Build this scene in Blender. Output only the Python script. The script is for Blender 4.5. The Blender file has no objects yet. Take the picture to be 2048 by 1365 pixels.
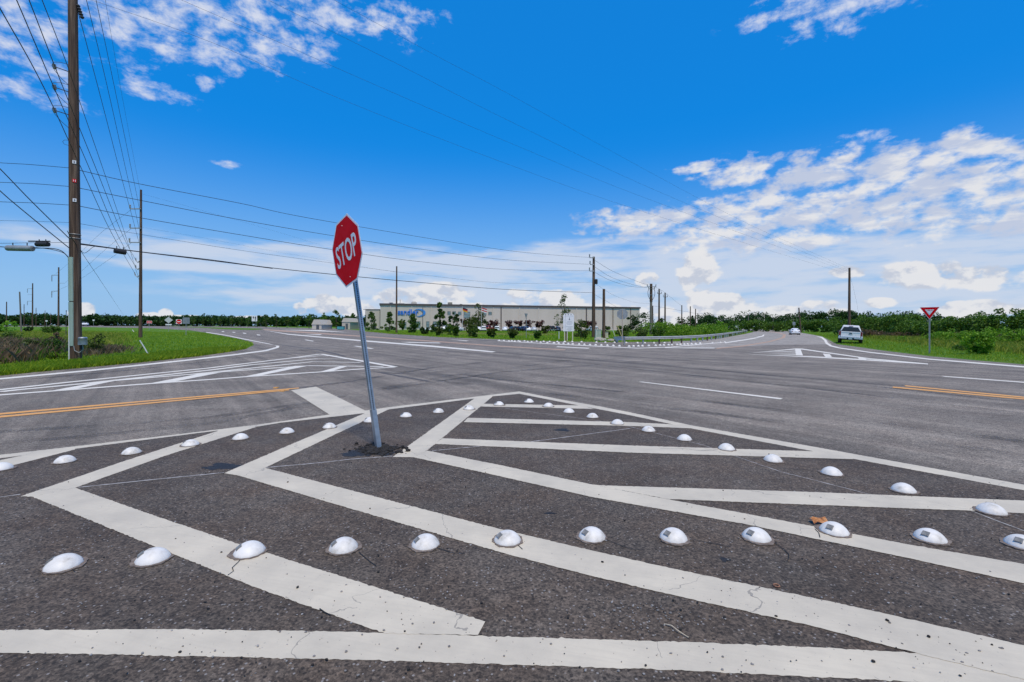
import bpy, bmesh, math, random
import numpy as np
from mathutils import Vector, Matrix
from mathutils.geometry import tessellate_polygon
R = math.radians
random.seed(7); RNG = np.random.default_rng(7)
scn = bpy.context.scene
COL = scn.collection

# ------------------------------------------------------------------ camera
F = 950.0            # focal length in pixels of a 2048 px wide frame
CX, HZ, CH = 1024.0, 653.0, 1.65
ROLL = R(0.21)
cam = bpy.data.cameras.new('camera'); camo = bpy.data.objects.new('camera', cam); COL.objects.link(camo)
cam.sensor_width = 36; cam.lens = 36 * F / 2048; cam.shift_y = (HZ - 682.5) / 2048
cam.clip_end = 6000; cam.clip_start = 0.05
camo.matrix_world = Matrix.Translation((0, 0, CH)) @ Matrix.Rotation(R(90), 4, 'X') @ Matrix.Rotation(ROLL, 4, 'Z')
scn.camera = camo

scn.cycles.adaptive_threshold = 0.02; scn.cycles.max_bounces = 5; scn.cycles.diffuse_bounces = 2; scn.cycles.glossy_bounces = 2; scn.cycles.transmission_bounces = 3
# ------------------------------------------------------------------ light
SUN = Vector((0.10, -0.42, 0.90)).normalized()
sl = bpy.data.lights.new('sun', 'SUN'); sl.energy = 3.6; sl.angle = R(10); sl.color = (1, 0.875, 0.69)
so = bpy.data.objects.new('sun', sl); COL.objects.link(so)
so.rotation_euler = SUN.to_track_quat('Z', 'Y').to_euler()
scn.view_settings.view_transform = 'Standard'; scn.view_settings.look = 'None'
scn.view_settings.exposure = -0.05; scn.view_settings.gamma = 1

def azel(u, v):
    du, up = u - CX, HZ - v
    x = du * math.cos(ROLL) - up * math.sin(ROLL); y = du * math.sin(ROLL) + up * math.cos(ROLL)
    return math.atan2(x, F), math.atan2(y, math.hypot(x, F))

class NT:
    """small node-tree helper"""
    def __init__(s, tree): s.t = tree; s.n = tree.nodes; s.l = tree.links
    def node(s, typ, ins=None, **kw):
        n = s.n.new(typ)
        for k, v in kw.items(): setattr(n, k, v)
        for k, v in (ins or {}).items(): s.set(n.inputs[k], v)
        return n
    def set(s, sock, v):
        if isinstance(v, bpy.types.NodeSocket): s.l.new(v, sock)
        else: sock.default_value = v
    def math(s, op, a, b=0.0, c=0.0, clamp=False):
        n = s.n.new('ShaderNodeMath'); n.operation = op; n.use_clamp = clamp
        s.set(n.inputs[0], a); s.set(n.inputs[1], b); s.set(n.inputs[2], c); return n.outputs[0]
    def vmath(s, op, a, b=(0, 0, 0), out=0):
        n = s.n.new('ShaderNodeVectorMath'); n.operation = op
        s.set(n.inputs[0], a); s.set(n.inputs[1], b); return n.outputs['Value'] if op in ('LENGTH', 'DOT_PRODUCT') else n.outputs[0]
    def noise(s, vec, scale, detail=4, rough=0.55, dist=0.0):
        n = s.node('ShaderNodeTexNoise', {'Vector': vec, 'Scale': scale, 'Detail': detail, 'Roughness': rough, 'Distortion': dist}); return n.outputs['Fac']
    def smooth(s, x, a, b):
        n = s.node('ShaderNodeMapRange', {'Value': x, 'From Min': a, 'From Max': b}); n.interpolation_type = 'SMOOTHSTEP'; return n.outputs[0]
    def lerp(s, x, a, b, c, d):
        return s.node('ShaderNodeMapRange', {'Value': x, 'From Min': a, 'From Max': b, 'To Min': c, 'To Max': d}).outputs[0]
    def ramp(s, x, stops):
        n = s.n.new('ShaderNodeValToRGB'); s.set(n.inputs[0], x); e = n.color_ramp.elements
        while len(e) < len(stops): e.new(0.5)
        for i, (p, c) in enumerate(stops): e[i].position = p; e[i].color = (*c, 1) if len(c) == 3 else c
        return n.outputs[0]
    def mix(s, f, a, b, blend='MIX'):
        n = s.n.new('ShaderNodeMix'); n.data_type = 'RGBA'; n.blend_type = blend
        s.set(n.inputs[0], f)
        for i, v in ((6, a), (7, b)): s.set(n.inputs[i], v if isinstance(v, bpy.types.NodeSocket) else ((*v, 1) if len(v) == 3 else v))
        return n.outputs[2]

# ------------------------------------------------------------------ sky with clouds (all laid out by direction)
w = bpy.data.worlds.new('World'); scn.world = w; w.use_nodes = True
T = NT(w.node_tree); w.node_tree.nodes.clear()
sky = T.node('ShaderNodeTexSky', sky_type='NISHITA', sun_disc=False)
sky.sun_elevation = math.asin(SUN.z); sky.sun_rotation = math.atan2(SUN.x, SUN.y)
sky.air_density = 1.0; sky.dust_density = 0.35; sky.ozone_density = 3.0; sky.altitude = 0
skyc0 = T.node('ShaderNodeHueSaturation', {'Color': sky.outputs[0], 'Saturation': 1.5, 'Value': 1.9, 'Hue': 0.503}).outputs[0]
skyc = T.mix(0.68, skyc0, (0.10, 2.5, 8.0))
gen = T.node('ShaderNodeTexCoord').outputs['Generated']
sx = T.node('ShaderNodeSeparateXYZ', {0: T.vmath('NORMALIZE', gen)})
AZ = T.math('ARCTAN2', sx.outputs[0], sx.outputs[1]); EL = T.math('ARCSINE', sx.outputs[2])
P2 = T.node('ShaderNodeCombineXYZ', {0: AZ, 1: EL}).outputs[0]
def blobs(es, soft=0.55):
    """soft union of ellipses given by direction"""
    acc = None
    for u, v, ru, rv, *_ in es:
        a, e = azel(u, v); c_ = math.cos(a); ia, ie = F / (ru * c_ * c_), F / (rv * c_)
        n_ = T.n.new('ShaderNodeVectorMath'); n_.operation = 'MULTIPLY_ADD'; T.l.new(P2, n_.inputs[0]); n_.inputs[1].default_value = (ia, ie, 0); n_.inputs[2].default_value = (-a * ia, -e * ie, 0)
        d = T.vmath('DOT_PRODUCT', n_.outputs[0], n_.outputs[0]); acc = d if acc is None else T.math('MINIMUM', acc, d)
    return T.smooth(T.math('SQRT', acc), 1 + soft, 1 - soft)
def n2(vec, scale, detail=4, rough=.55, dist=0.0):
    return T.node('ShaderNodeTexNoise', {'Vector': vec, 'Scale': scale, 'Detail': detail, 'Roughness': rough, 'Distortion': dist}, noise_dimensions='2D').outputs['Fac']
# planar cloud coordinates for the high layer: direction projected on a level sheet
zc = T.math('MAXIMUM', sx.outputs[2], 0.03)
PL = T.node('ShaderNodeCombineXYZ', {0: T.math('DIVIDE', sx.outputs[0], zc), 1: T.math('DIVIDE', sx.outputs[1], zc)}).outputs[0]
# stretched angular coordinates for flat streaky layers
PS = T.vmath('MULTIPLY', P2, (1.0, 3.2, 1.0))
warp = T.node('ShaderNodeTexNoise', {'Vector': P2, 'Scale': 6.0, 'Detail': 3}, noise_dimensions='2D').outputs['Color']
PW = T.vmath('ADD', P2, T.vmath('MULTIPLY', T.vmath('SUBTRACT', warp, (.5, .5, .5)), (.022, .014, 0)))
# A: broken wisps high up
mA = blobs(((300, 50, 200, 85, .6), (480, 40, 170, 75, .6), (600, 75, 90, 40, .5), (700, 25, 180, 42, .6), (50, 70, 170, 130, .7),
     (320, 182, 85, 22, .6), (545, 130, 42, 18, .6), (465, 138, 40, 16, .6), (410, 165, 22, 16, .6), (1700, 8, 170, 46, .6), (1560, 15, 110, 30, .6), (465, 330, 55, 8, .6), (1710, 278, 60, 13, .6)), .6)
nA = n2(T.vmath('MULTIPLY', PW, (1.0, 1.9, 1)), 17.0, 9, 0.62, 0.08)
dA = T.math('MULTIPLY', T.smooth(T.math('ADD', nA, T.math('MULTIPLY', mA, 0.32)), 0.68, 1.05), T.smooth(mA, 0.02, 0.35))
# B: the bank of small heaps on the right and the big shelf under it
mB = blobs(((1930, 395, 260, 85, .5), (1700, 410, 200, 60, .5), (1520, 430, 190, 48, .6), (1300, 445, 140, 32, .6), (1450, 470, 140, 40, .6),
     (1480, 345, 90, 30, .6), (1640, 350, 130, 45, .6), (1830, 330, 190, 50, .6), (1960, 300, 120, 26, .6), (1590, 475, 95, 28, .6), (1400, 335, 60, 12, .6), (1180, 440, 40, 16, .6), (2040, 430, 90, 60, .6)), .6)
nB = n2(T.vmath('MULTIPLY', PW, (1.0, 1.9, 1)), 23.0, 8, 0.56)
gB = T.math('ADD', nB, T.math('MULTIPLY', mB, 0.42))
dB = T.math('MULTIPLY', T.smooth(gB, 0.66, 1.0), T.smooth(mB, 0.02, 0.3))
# C: thin pale streaks low over the horizon
mC = blobs(((800, 530, 560, 34, .6), (1250, 515, 260, 34, .6), (1500, 540, 380, 50, .6), (1850, 520, 300, 55, .6), (420, 530, 190, 20, .7), (1500, 600, 500, 50, .7), (1950, 590, 300, 55, .7), (900, 590, 420, 40, .9)), .6)
nC = n2(T.vmath('MULTIPLY', PW, (1.0, 6.0, 1)), 7.0, 7, 0.55)
dC = T.math('MULTIPLY', T.smooth(T.math('ADD', nC, T.math('MULTIPLY', mC, 0.42)), 0.52, 0.98), T.math('MULTIPLY', T.smooth(mC, 0.0, 0.5), 0.80))
# D: heaped cumulus on the skyline
def cum(off):
    v = T.vmath('ADD', PW, (0, off, 0))
    vo = T.node('ShaderNodeTexVoronoi', {'Vector': T.vmath('MULTIPLY', v, (1, 1.25, 1)), 'Scale': 26.0}, feature='F1', voronoi_dimensions='2D').outputs['Distance']
    return T.math('SUBTRACT', n2(T.vmath('MULTIPLY', v, (1, 1.5, 1)), 20.0, 8, 0.56), T.math('MULTIPLY', vo, 0.22))
mD = blobs(((1840, 552, 90, 28, .35), (1955, 556, 90, 24, .35), (1450, 612, 75, 22, .35), (1400, 540, 40, 36, .5), (1400, 600, 30, 30, .5), (1380, 560, 26, 22, .5), (1960, 618, 110, 16, .4), (1760, 606, 34, 10, .4), (1640, 612, 34, 12, .4), (1530, 628, 140, 14, .5),
     (880, 590, 62, 22, .45), (800, 600, 45, 20, .45), (1045, 600, 28, 24, .45), (1120, 605, 40, 26, .45), (1000, 622, 320, 14, .5), (620, 608, 16, 13, .4), (602, 618, 16, 12, .4), (650, 612, 30, 20, .5), (330, 630, 14, 14, .4), (300, 634, 34, 9, .4), (165, 622, 26, 18, .4), (450, 640, 160, 8, .6), (700, 615, 30, 20, .5), (1295, 560, 22, 14, .5), (1300, 640, 200, 16, .5), (1700, 545, 40, 12, .5)), .45)
gD = T.math('ADD', cum(0.0), T.math('MULTIPLY', mD, 0.34)); gD2 = T.math('ADD', cum(0.016), T.math('MULTIPLY', mD, 0.34))
dD = T.math('MULTIPLY', T.math('MULTIPLY', T.smooth(gD, 0.47, 0.66), T.smooth(mD, 0.02, 0.3)), 0.92)
shD = T.math('MULTIPLY', T.smooth(T.math('SUBTRACT', gD2, gD), -0.03, 0.16), 0.75)
WH, GR = (8.2, 8.2, 8.4), (4.9, 5.5, 6.8)
c = T.mix(T.math('MULTIPLY', T.smooth(EL, 0.36, -0.02), 0.80), skyc, (3.1, 5.4, 8.3))        # pale air low down
c = T.mix(dC, c, (6.6, 7.2, 8.4))
c = T.mix(T.math('MULTIPLY', dA, 0.88), c, (7.6, 7.9, 8.9))
c = T.mix(T.math('MULTIPLY', dB, 0.95), c, T.mix(T.smooth(n2(T.vmath('ADD', PS, (0, .05, 0)), 12.0, 5), 0.42, 0.62), (5.6, 6.2, 7.7), WH))
c = T.mix(dD, c, T.mix(shD, WH, GR))
bg = T.node('ShaderNodeBackground', {'Color': c, 'Strength': 0.1})
T.l.new(bg.outputs[0], T.node('ShaderNodeOutputWorld').inputs[0])

# ------------------------------------------------------------------ placing
def unroll(u, v):
    du, up = u - CX, HZ - v
    return du * math.cos(ROLL) - up * math.sin(ROLL), du * math.sin(ROLL) + up * math.cos(ROLL)
def G(u, v, z=0.0):
    x, y = unroll(u, v); Y = F * (CH - z) / (-y); return Vector((x * Y / F, Y, z))
def P(u, v, Y):
    x, y = unroll(u, v); return Vector((x * Y / F, Y, CH + y * Y / F))
def GY(u, Y):
    return Vector(((u - CX) * Y / F, Y, 0))

# ------------------------------------------------------------------ object helpers
def tag(o, label, cat, group=None, kind=None):
    if label: o['label'] = label
    if cat: o['category'] = cat
    if group: o['group'] = group
    if kind: o['kind'] = kind
    return o
def thing(name, label, cat, loc=(0, 0, 0), rotz=0.0, group=None):
    o = bpy.data.objects.new(name, None); COL.objects.link(o); o.location = loc; o.rotation_euler = (0, 0, rotz)
    o.empty_display_size = 0.2
    return tag(o, label, cat, group)
def obj(name, me, mat=None, parent=None, loc=(0, 0, 0)):
    o = bpy.data.objects.new(name, me); COL.objects.link(o); o.location = loc
    if mat and not me.materials: me.materials.append(mat)
    if parent: o.parent = parent
    return o
def dup(root, loc=None, rotz=None, label=None, group=None):
    r = root.copy(); COL.objects.link(r)
    if loc is not None: r.location = loc
    if rotz is not None: r.rotation_euler = (r.rotation_euler.x, r.rotation_euler.y, rotz)
    if label: r['label'] = label
    if group: r['group'] = group
    for ch in list(root.children):
        c_ = ch.copy(); COL.objects.link(c_); c_.parent = r
        for g in list(ch.children):
            d = g.copy(); COL.objects.link(d); d.parent = c_
    return r
class MB:
    def __init__(s): s.v = []; s.f = []
    def add(s, vs, fs):
        b = len(s.v); s.v += [tuple(p) for p in vs]; s.f += [tuple(i + b for i in f) for f in fs]; return s
    def box(s, c, sz, m=None):
        x, y, z = sz[0] / 2, sz[1] / 2, sz[2] / 2
        vs = [Vector(p) for p in ((-x, -y, -z), (x, -y, -z), (x, y, -z), (-x, y, -z), (-x, -y, z), (x, -y, z), (x, y, z), (-x, y, z))]
        if m is not None: vs = [m @ p for p in vs]
        return s.add([Vector(c) + p for p in vs], [(0, 3, 2, 1), (4, 5, 6, 7), (0, 1, 5, 4), (1, 2, 6, 5), (2, 3, 7, 6), (3, 0, 4, 7)])
    def tube(s, pts, rad, n=8, cap=True):
        pts = [Vector(p) for p in pts]; rs = rad if isinstance(rad, (list, tuple)) else [rad] * len(pts)
        rings = []; ref = None
        for i, p in enumerate(pts):
            d = (pts[min(i + 1, len(pts) - 1)] - pts[max(i - 1, 0)]).normalized()
            if ref is None: ref = Vector((1, 0, 0)) if abs(d.x) < .8 else Vector((0, 1, 0))
            a = (ref - d * ref.dot(d)).normalized(); b = d.cross(a); ref = a
            rings.append([p + (a * math.cos(2 * math.pi * k / n) + b * math.sin(2 * math.pi * k / n)) * rs[i] for k in range(n)])
        vs = [q for r_ in rings for q in r_]
        fs = [(i * n + k, i * n + (k + 1) % n, (i + 1) * n + (k + 1) % n, (i + 1) * n + k) for i in range(len(pts) - 1) for k in range(n)]
        if cap: fs += [tuple(range(n))[::-1], tuple(range((len(pts) - 1) * n, len(pts) * n))]
        return s.add(vs, fs)
    def prism(s, poly, off):
        poly = [Vector(p) for p in poly]; off = Vector(off); n = len(poly)
        tri = tessellate_polygon([poly])
        vs = poly + [p + off for p in poly]
        fs = [tuple(t) for t in tri] + [tuple(i + n for i in t[::-1]) for t in tri] + [(i, (i + 1) % n, (i + 1) % n + n, i + n) for i in range(n)]
        return s.add(vs, fs)
    def sheet(s, poly):
        poly = [Vector(p) for p in poly]
        tri = tessellate_polygon([[Vector((p.x, p.y, 0)) for p in poly]])
        fs = []
        for t in tri:
            a, b, c_ = (poly[i] for i in t)
            fs.append(tuple(t) if (b - a).cross(c_ - a).z > 0 else tuple(t[::-1]))
        return s.add(poly, fs)
    def mesh(s, name, smooth=None):
        me = bpy.data.meshes.new(name); me.from_pydata(s.v, [], s.f)
        bm = bmesh.new(); bm.from_mesh(me); bmesh.ops.recalc_face_normals(bm, faces=bm.faces) if smooth != 'sheet' else None
        bm.to_mesh(me); bm.free()
        if smooth and smooth != 'sheet':
            me.shade_smooth()
            if smooth is not True: me.set_sharp_from_angle(angle=R(smooth))
        me.update(); return me
    def build(s, name, mat, parent=None, loc=(0, 0, 0), smooth=None):
        return obj(name, s.mesh(name, smooth), mat, parent, loc)
def quads_mesh(name, V):
    """V: (n,4,3) array of quads"""
    n = V.shape[0]; me = bpy.data.meshes.new(name)
    me.vertices.add(n * 4); me.vertices.foreach_set('co', V.reshape(-1).astype(np.float32))
    me.loops.add(n * 4); me.loops.foreach_set('vertex_index', np.arange(n * 4, dtype=np.int32))
    me.polygons.add(n); me.polygons.foreach_set('loop_start', np.arange(0, n * 4, 4, dtype=np.int32)); me.polygons.foreach_set('loop_total', np.full(n, 4, dtype=np.int32))
    me.update(calc_edges=True); me.validate(); return me
def leaf_quads(C, size, flat=0.0, aspect=0.6):
    """leaf shaped quads at the points C"""
    n = len(C); a = RNG.normal(size=(n, 3)); a[:, 2] *= (1 - flat); a /= np.linalg.norm(a, axis=1)[:, None]
    b = RNG.normal(size=(n, 3)); b -= a * (a * b).sum(1)[:, None]; b /= np.linalg.norm(b, axis=1)[:, None]
    s = (size * RNG.uniform(.6, 1.35, n))[:, None]
    return np.stack([C - a * s * .5, C + b * s * .5 * aspect - a * s * .05, C + a * s * .5, C - b * s * .5 * aspect - a * s * .05], 1)
def text_obj(name, body, w_, h_, M, mat, parent, depth=0.004, bold=0.0):
    cu = bpy.data.curves.new(name, 'FONT'); cu.body = body; cu.extrude = 0.02; cu.offset = bold; cu.resolution_u = 4
    o = bpy.data.objects.new(name, cu); COL.objects.link(o)
    me = bpy.data.meshes.new_from_object(o.evaluated_get(bpy.context.evaluated_depsgraph_get()))
    bpy.data.objects.remove(o); bpy.data.curves.remove(cu); me.name = name
    co = np.array([v.co[:] for v in me.vertices]); lo, hi = co.min(0), co.max(0)
    for v in me.vertices:
        q = (np.array(v.co[:]) - (lo + hi) / 2) / (hi - lo)
        v.co = M @ Vector((q[0] * w_, q[1] * h_, q[2] * depth))
    me.materials.clear(); return obj(name, me, mat, parent)

# ------------------------------------------------------------------ materials
def bsdf(name, col=(.5, .5, .5), rough=.6, metal=0.0, spec=.5):
    m = bpy.data.materials.new(name); m.use_nodes = True; t = NT(m.node_tree); b = t.n['Principled BSDF']
    b.inputs['Base Color'].default_value = (*col, 1); b.inputs['Roughness'].default_value = rough; b.inputs['Metallic'].default_value = metal
    b.inputs['Specular IOR Level'].default_value = spec
    return m, t, b
def nmat(name, stops, scale=5, detail=5, rough=.7, bump=0.0, metal=0.0, stretch=(1, 1, 1), world=False, spec=.4, rnd=0.6):
    """noise-coloured material; stops = list of colours from dark to light"""
    m, t, b = bsdf(name, stops[0], rough, metal, spec)
    vec = t.n.new('ShaderNodeNewGeometry').outputs['Position'] if world else t.n.new('ShaderNodeTexCoord').outputs['Object']
    vec = t.vmath('MULTIPLY', vec, stretch); f = t.noise(vec, scale, detail, rnd)
    k = len(stops); t.l.new(t.ramp(f, [(.3 + .4 * i / max(k - 1, 1), s_) for i, s_ in enumerate(stops)]), b.inputs['Base Color'])
    if bump:
        bn = t.node('ShaderNodeBump', {'Height': f, 'Strength': bump, 'Distance': 0.02}); t.l.new(bn.outputs[0], b.inputs['Normal'])
    return m
def leafmat(name, dark, light, mid=None, trans=.3, ns=.9):
    m = bpy.data.materials.new(name); m.use_nodes = True; t = NT(m.node_tree); t.n.clear()
    g = t.n.new('ShaderNodeNewGeometry'); oi = t.n.new('ShaderNodeObjectInfo')
    f = t.math('ADD', t.math('MULTIPLY', g.outputs['Random Per Island'], .55), t.math('MULTIPLY', t.noise(g.outputs['Position'], ns, 4), .45))
    c_ = t.ramp(f, [(.2, dark), (.5, mid or tuple((a + b) / 2 for a, b in zip(dark, light))), (.8, light)])
    c_ = t.node('ShaderNodeHueSaturation', {'Color': c_, 'Value': t.lerp(oi.outputs['Random'], 0, 1, .8, 1.2), 'Hue': t.lerp(oi.outputs['Random'], 0, 1, .49, .51)}).outputs[0]
    d = t.node('ShaderNodeBsdfPrincipled', {'Base Color': c_, 'Roughness': .55}); d.inputs['Specular IOR Level'].default_value = .3
    tr = t.node('ShaderNodeBsdfTranslucent', {'Color': t.mix(1.0, c_, (1.0, 1.0, .45), 'MULTIPLY')})
    mx = t.node('ShaderNodeMixShader', {0: trans, 1: d.outputs[0], 2: tr.outputs[0]})
    t.l.new(mx.outputs[0], t.node('ShaderNodeOutputMaterial').inputs[0]); return m

def asphalt(name, base, warm, grain=1.0, streak_dir=0.35, specks=.5, streak=.25):
    m, t, b = bsdf(name, base, .82, 0, .35)
    pos = t.n.new('ShaderNodeNewGeometry').outputs['Position']
    fine = t.noise(pos, 58.0, 4, .75); mid = t.noise(pos, 11.0, 5, .6); big = t.noise(pos, .55, 5, .6)
    rot = t.vmath('MULTIPLY', t.node('ShaderNodeVectorRotate', {'Vector': pos, 'Angle': streak_dir}, rotation_type='Z_AXIS').outputs[0], (.03, 1.15, 1))
    st = t.noise(rot, 1.0, 6, .6); st2 = t.noise(t.vmath('MULTIPLY', rot, (2.0, 5.0, 1)), 1.0, 4, .6)
    k = t.math('MULTIPLY', t.lerp(fine, .28, .72, 1 - .70 * grain, 1 + .85 * grain), t.lerp(mid, .3, .7, .78, 1.24))
    cell = t.node('ShaderNodeSeparateColor', {0: t.node('ShaderNodeTexVoronoi', {'Vector': pos, 'Scale': 75.0}).outputs['Color']}).outputs[0]
    k = t.math('MULTIPLY', k, t.lerp(cell, 0, 1, 1 - .40 * grain, 1 + .48 * grain))
    k = t.math('MULTIPLY', k, t.lerp(big, .32, .68, .76, 1.22))
    k = t.math('MULTIPLY', k, t.lerp(st, .33, .62, 1 - streak, 1 + streak * .7)); k = t.math('MULTIPLY', k, t.lerp(st2, .3, .7, 1 - streak * .5, 1 + streak * .4))
    cb = t.mix(t.lerp(t.noise(pos, 1.7, 4), .35, .65, 0, 1), base, warm)
    col = t.vmath('SCALE', cb); col.node.inputs['Scale'].default_value = 1; t.l.new(k, col.node.inputs['Scale'])
    vo = t.node('ShaderNodeTexVoronoi', {'Vector': pos, 'Scale': 46.0})
    wn = t.node('ShaderNodeSeparateColor', {0: vo.outputs['Color']})
    sp = t.math('MULTIPLY', t.math('LESS_THAN', vo.outputs['Distance'], .30), t.math('GREATER_THAN', wn.outputs[0], 1 - .16 * specks))
    col2 = t.mix(t.math('MULTIPLY', sp, .75), col, (.30, .28, .26))
    pit = t.math('MULTIPLY', t.math('LESS_THAN', vo.outputs['Distance'], .42), t.math('LESS_THAN', wn.outputs[0], .22 * grain))
    col3 = t.mix(t.math('MULTIPLY', pit, .6), col2, (.012, .011, .010))
    t.l.new(col3, b.inputs['Base Color'])
    bn = t.node('ShaderNodeBump', {'Height': t.math('ADD', fine, t.math('MULTIPLY', mid, .4)), 'Strength': .75 * grain, 'Distance': .006}); t.l.new(bn.outputs[0], b.inputs['Normal'])
    return m
M_road = asphalt('worn asphalt', (.207, .179, .143), (.178, .148, .116), .85, .937, .3, .30)
M_gore = asphalt('dark coarse asphalt', (.092, .075, .058), (.082, .060, .042), 1.0, .5, .8, .12)
M_side = asphalt('pale asphalt', (.33, .295, .25), (.29, .255, .21), .4, 1.0, .3, .25)

def paint(name, col, dirt, wear=.5, crack=True):
    m, t, b = bsdf(name, col, .62, 0, .4)
    pos = t.n.new('ShaderNodeNewGeometry').outputs['Position']
    c_ = t.mix(t.lerp(t.noise(pos, 1.6, 8, .68), .36, .66, 0, .9), col, dirt)
    c_ = t.mix(t.lerp(t.noise(t.vmath('MULTIPLY', t.node('ShaderNodeVectorRotate', {'Vector': pos, 'Angle': .25}, rotation_type='Z_AXIS').outputs[0], (2.5, 45, 1)), 1.0, 4), .45, .7, 0, .35), c_, dirt)
    c_ = t.mix(t.math('MULTIPLY', t.math('GREATER_THAN', t.math('ADD', t.noise(pos, 48.0, 4, .7), t.math('MULTIPLY', t.noise(pos, .9, 3), .22)), .79), wear), c_, (.19, .18, .165))
    if crack:
        ve = t.node('ShaderNodeTexVoronoi', {'Vector': t.vmath('ADD', pos, t.vmath('MULTIPLY', t.node('ShaderNodeTexNoise', {'Vector': pos, 'Scale': 3.0, 'Detail': 4}).outputs['Color'], (.5, .5, 0))), 'Scale': .85}, feature='DISTANCE_TO_EDGE').outputs['Distance']
        ck = t.math('MULTIPLY', t.math('LESS_THAN', ve, .0022), t.math('GREATER_THAN', t.noise(pos, 1.3, 2), .50))
        c_ = t.mix(t.math('MULTIPLY', ck, .55), c_, (.14, .13, .12))
    t.l.new(c_, b.inputs['Base Color'])
    bn = t.node('ShaderNodeBump', {'Height': t.noise(pos, 70.0, 3, .7), 'Strength': .25, 'Distance': .003}); t.l.new(bn.outputs[0], b.inputs['Normal'])
    return m
M_white = paint('cream road paint', (.65, .575, .435), (.50, .445, .345))
M_whitefar = paint('white road paint', (.80, .745, .63), (.68, .63, .53), .3, False)
M_yellow = paint('yellow road paint', (.78, .37, .075), (.66, .34, .12), .6, False)
M_faded = paint('faded orange road paint', (.50, .30, .17), (.38, .27, .19), .8, False)
M_string = nmat('chalk line paint', [(.16, .15, .14), (.38, .36, .33), (.55, .53, .50)], 14, 5, .8, world=True)
M_crack = nmat('crack filler', [(.012, .011, .01), (.03, .027, .024)], 20, 4, .8, world=True)
M_seam = nmat('dark road joint', [(.075, .069, .064), (.12, .11, .103)], 9, 5, .8, world=True)
M_soil = nmat('bare reddish soil and dry grass', [(.10, .17, .02), (.20, .17, .06), (.30, .19, .085)], .5, 6, .95, 0, world=True)
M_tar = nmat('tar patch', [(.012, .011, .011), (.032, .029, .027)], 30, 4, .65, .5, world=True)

def ground_mat():
    m, t, b = bsdf('grass ground', (.05, .12, .012), .95, 0, .1)
    pos = t.n.new('ShaderNodeNewGeometry').outputs['Position']
    big = t.noise(pos, .07, 5, .6); mid = t.noise(pos, .9, 6, .65); fine = t.noise(pos, 14, 4, .7)
    c_ = t.ramp(fine, [(.3, (.040, .105, .007)), (.5, (.080, .190, .013)), (.72, (.145, .265, .026))])
    c_ = t.mix(t.lerp(mid, .48, .7, 0, .5), c_, (.18, .225, .032))
    c_ = t.mix(t.lerp(big, .52, .72, 0, .5), c_, (.22, .205, .050))
    t.l.new(c_, b.inputs['Base Color']); bn = t.node('ShaderNodeBump', {'Height': t.math('ADD', mid, fine), 'Strength': .8, 'Distance': .1}); t.l.new(bn.outputs[0], b.inputs['Normal'])
    return m
M_ground = ground_mat()
M_field = nmat('dry field grass', [(.13, .13, .035), (.21, .19, .06), (.27, .23, .09)], .35, 6, .95, 0, world=True)
M_blade = leafmat('grass blades', (.11, .20, .008), (.40, .47, .032), (.21, .33, .014), .42, .22)
M_bladetall = leafmat('tall grass blades', (.14, .20, .018), (.46, .42, .085), (.27, .35, .035), .4)
M_dry = leafmat('dry weed stalks', (.05, .034, .020), (.30, .215, .13), (.14, .095, .055), .2)
M_leaf = leafmat('tree leaves', (.024, .070, .007), (.16, .27, .028), (.070, .145, .014))
M_leafdk = leafmat('dark tree leaves', (.010, .034, .007), (.055, .120, .018), (.024, .066, .010))
M_mag = leafmat('glossy dark leaves', (.018, .056, .008), (.150, .235, .042), (.058, .130, .018))
M_red = leafmat('purple red leaves', (.030, .012, .012), (.18, .055, .055), (.085, .028, .028))
M_bright = leafmat('bright green leaves', (.06, .16, .008), (.27, .46, .03), (.15, .31, .015))
M_olive = leafmat('olive leaves', (.030, .058, .010), (.165, .215, .040), (.072, .115, .018))
M_shrub = leafmat('shrub leaves', (.024, .068, .008), (.15, .26, .03), (.068, .145, .016))
M_trunk = nmat('bark', [(.05, .036, .026), (.13, .10, .075)], 12, 5, .9, .6, stretch=(1, 1, .3))
M_pole = nmat('creosoted pole wood', [(.020, .012, .009), (.085, .052, .033), (.215, .150, .100)], 4.5, 7, .85, .8, stretch=(3.0, 3.0, .10), rnd=.70)
M_poleg = nmat('grey weathered pole wood', [(.075, .066, .055), (.16, .145, .12), (.25, .225, .19)], 5, 6, .85, .5, stretch=(3, 3, .15))
M_dark = nmat('black rubber', [(.012, .012, .013), (.028, .028, .03)], 20, 3, .6)
M_wire = bsdf('dark cable', (.018, .02, .024), .6)[0]
M_galv = nmat('galvanised steel', [(.33, .36, .39), (.47, .51, .54)], 9, 5, .42, .05, .75)
M_rail = nmat('bright zinc guardrail', [(.40, .40, .385), (.52, .52, .50)], 3, 5, .5, 0, .15)
M_galvd = nmat('dull galvanised steel', [(.28, .29, .29), (.42, .43, .42)], 7, 5, .55, .05, .35)
M_conduit = nmat('pale green plastic', [(.22, .31, .25), (.33, .43, .36)], 4, 5, .55, stretch=(2, 2, .2))
M_alum = nmat('sign aluminium back', [(.25, .27, .27), (.36, .38, .375)], 3, 4, .5, 0, .4)
M_signred = nmat('red sign sheeting', [(.62, .003, .008), (.76, .006, .014)], 2.5, 4, .6, spec=.05)
M_signwhite = nmat('white sign sheeting', [(.74, .74, .73), (.85, .85, .84)], 3, 4, .4, spec=.5)
M_black = bsdf('black lettering', (.012, .012, .013), .5)[0]
M_dome = nmat('white dome plastic', [(.46, .43, .37), (.66, .635, .58), (.75, .73, .68), (.75, .73, .68)], 11, 8, .5, .03, spec=.35, world=True)
M_pad = nmat('brown adhesive', [(.11, .085, .07), (.24, .195, .16)], 26, 5, .9, .5)
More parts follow.
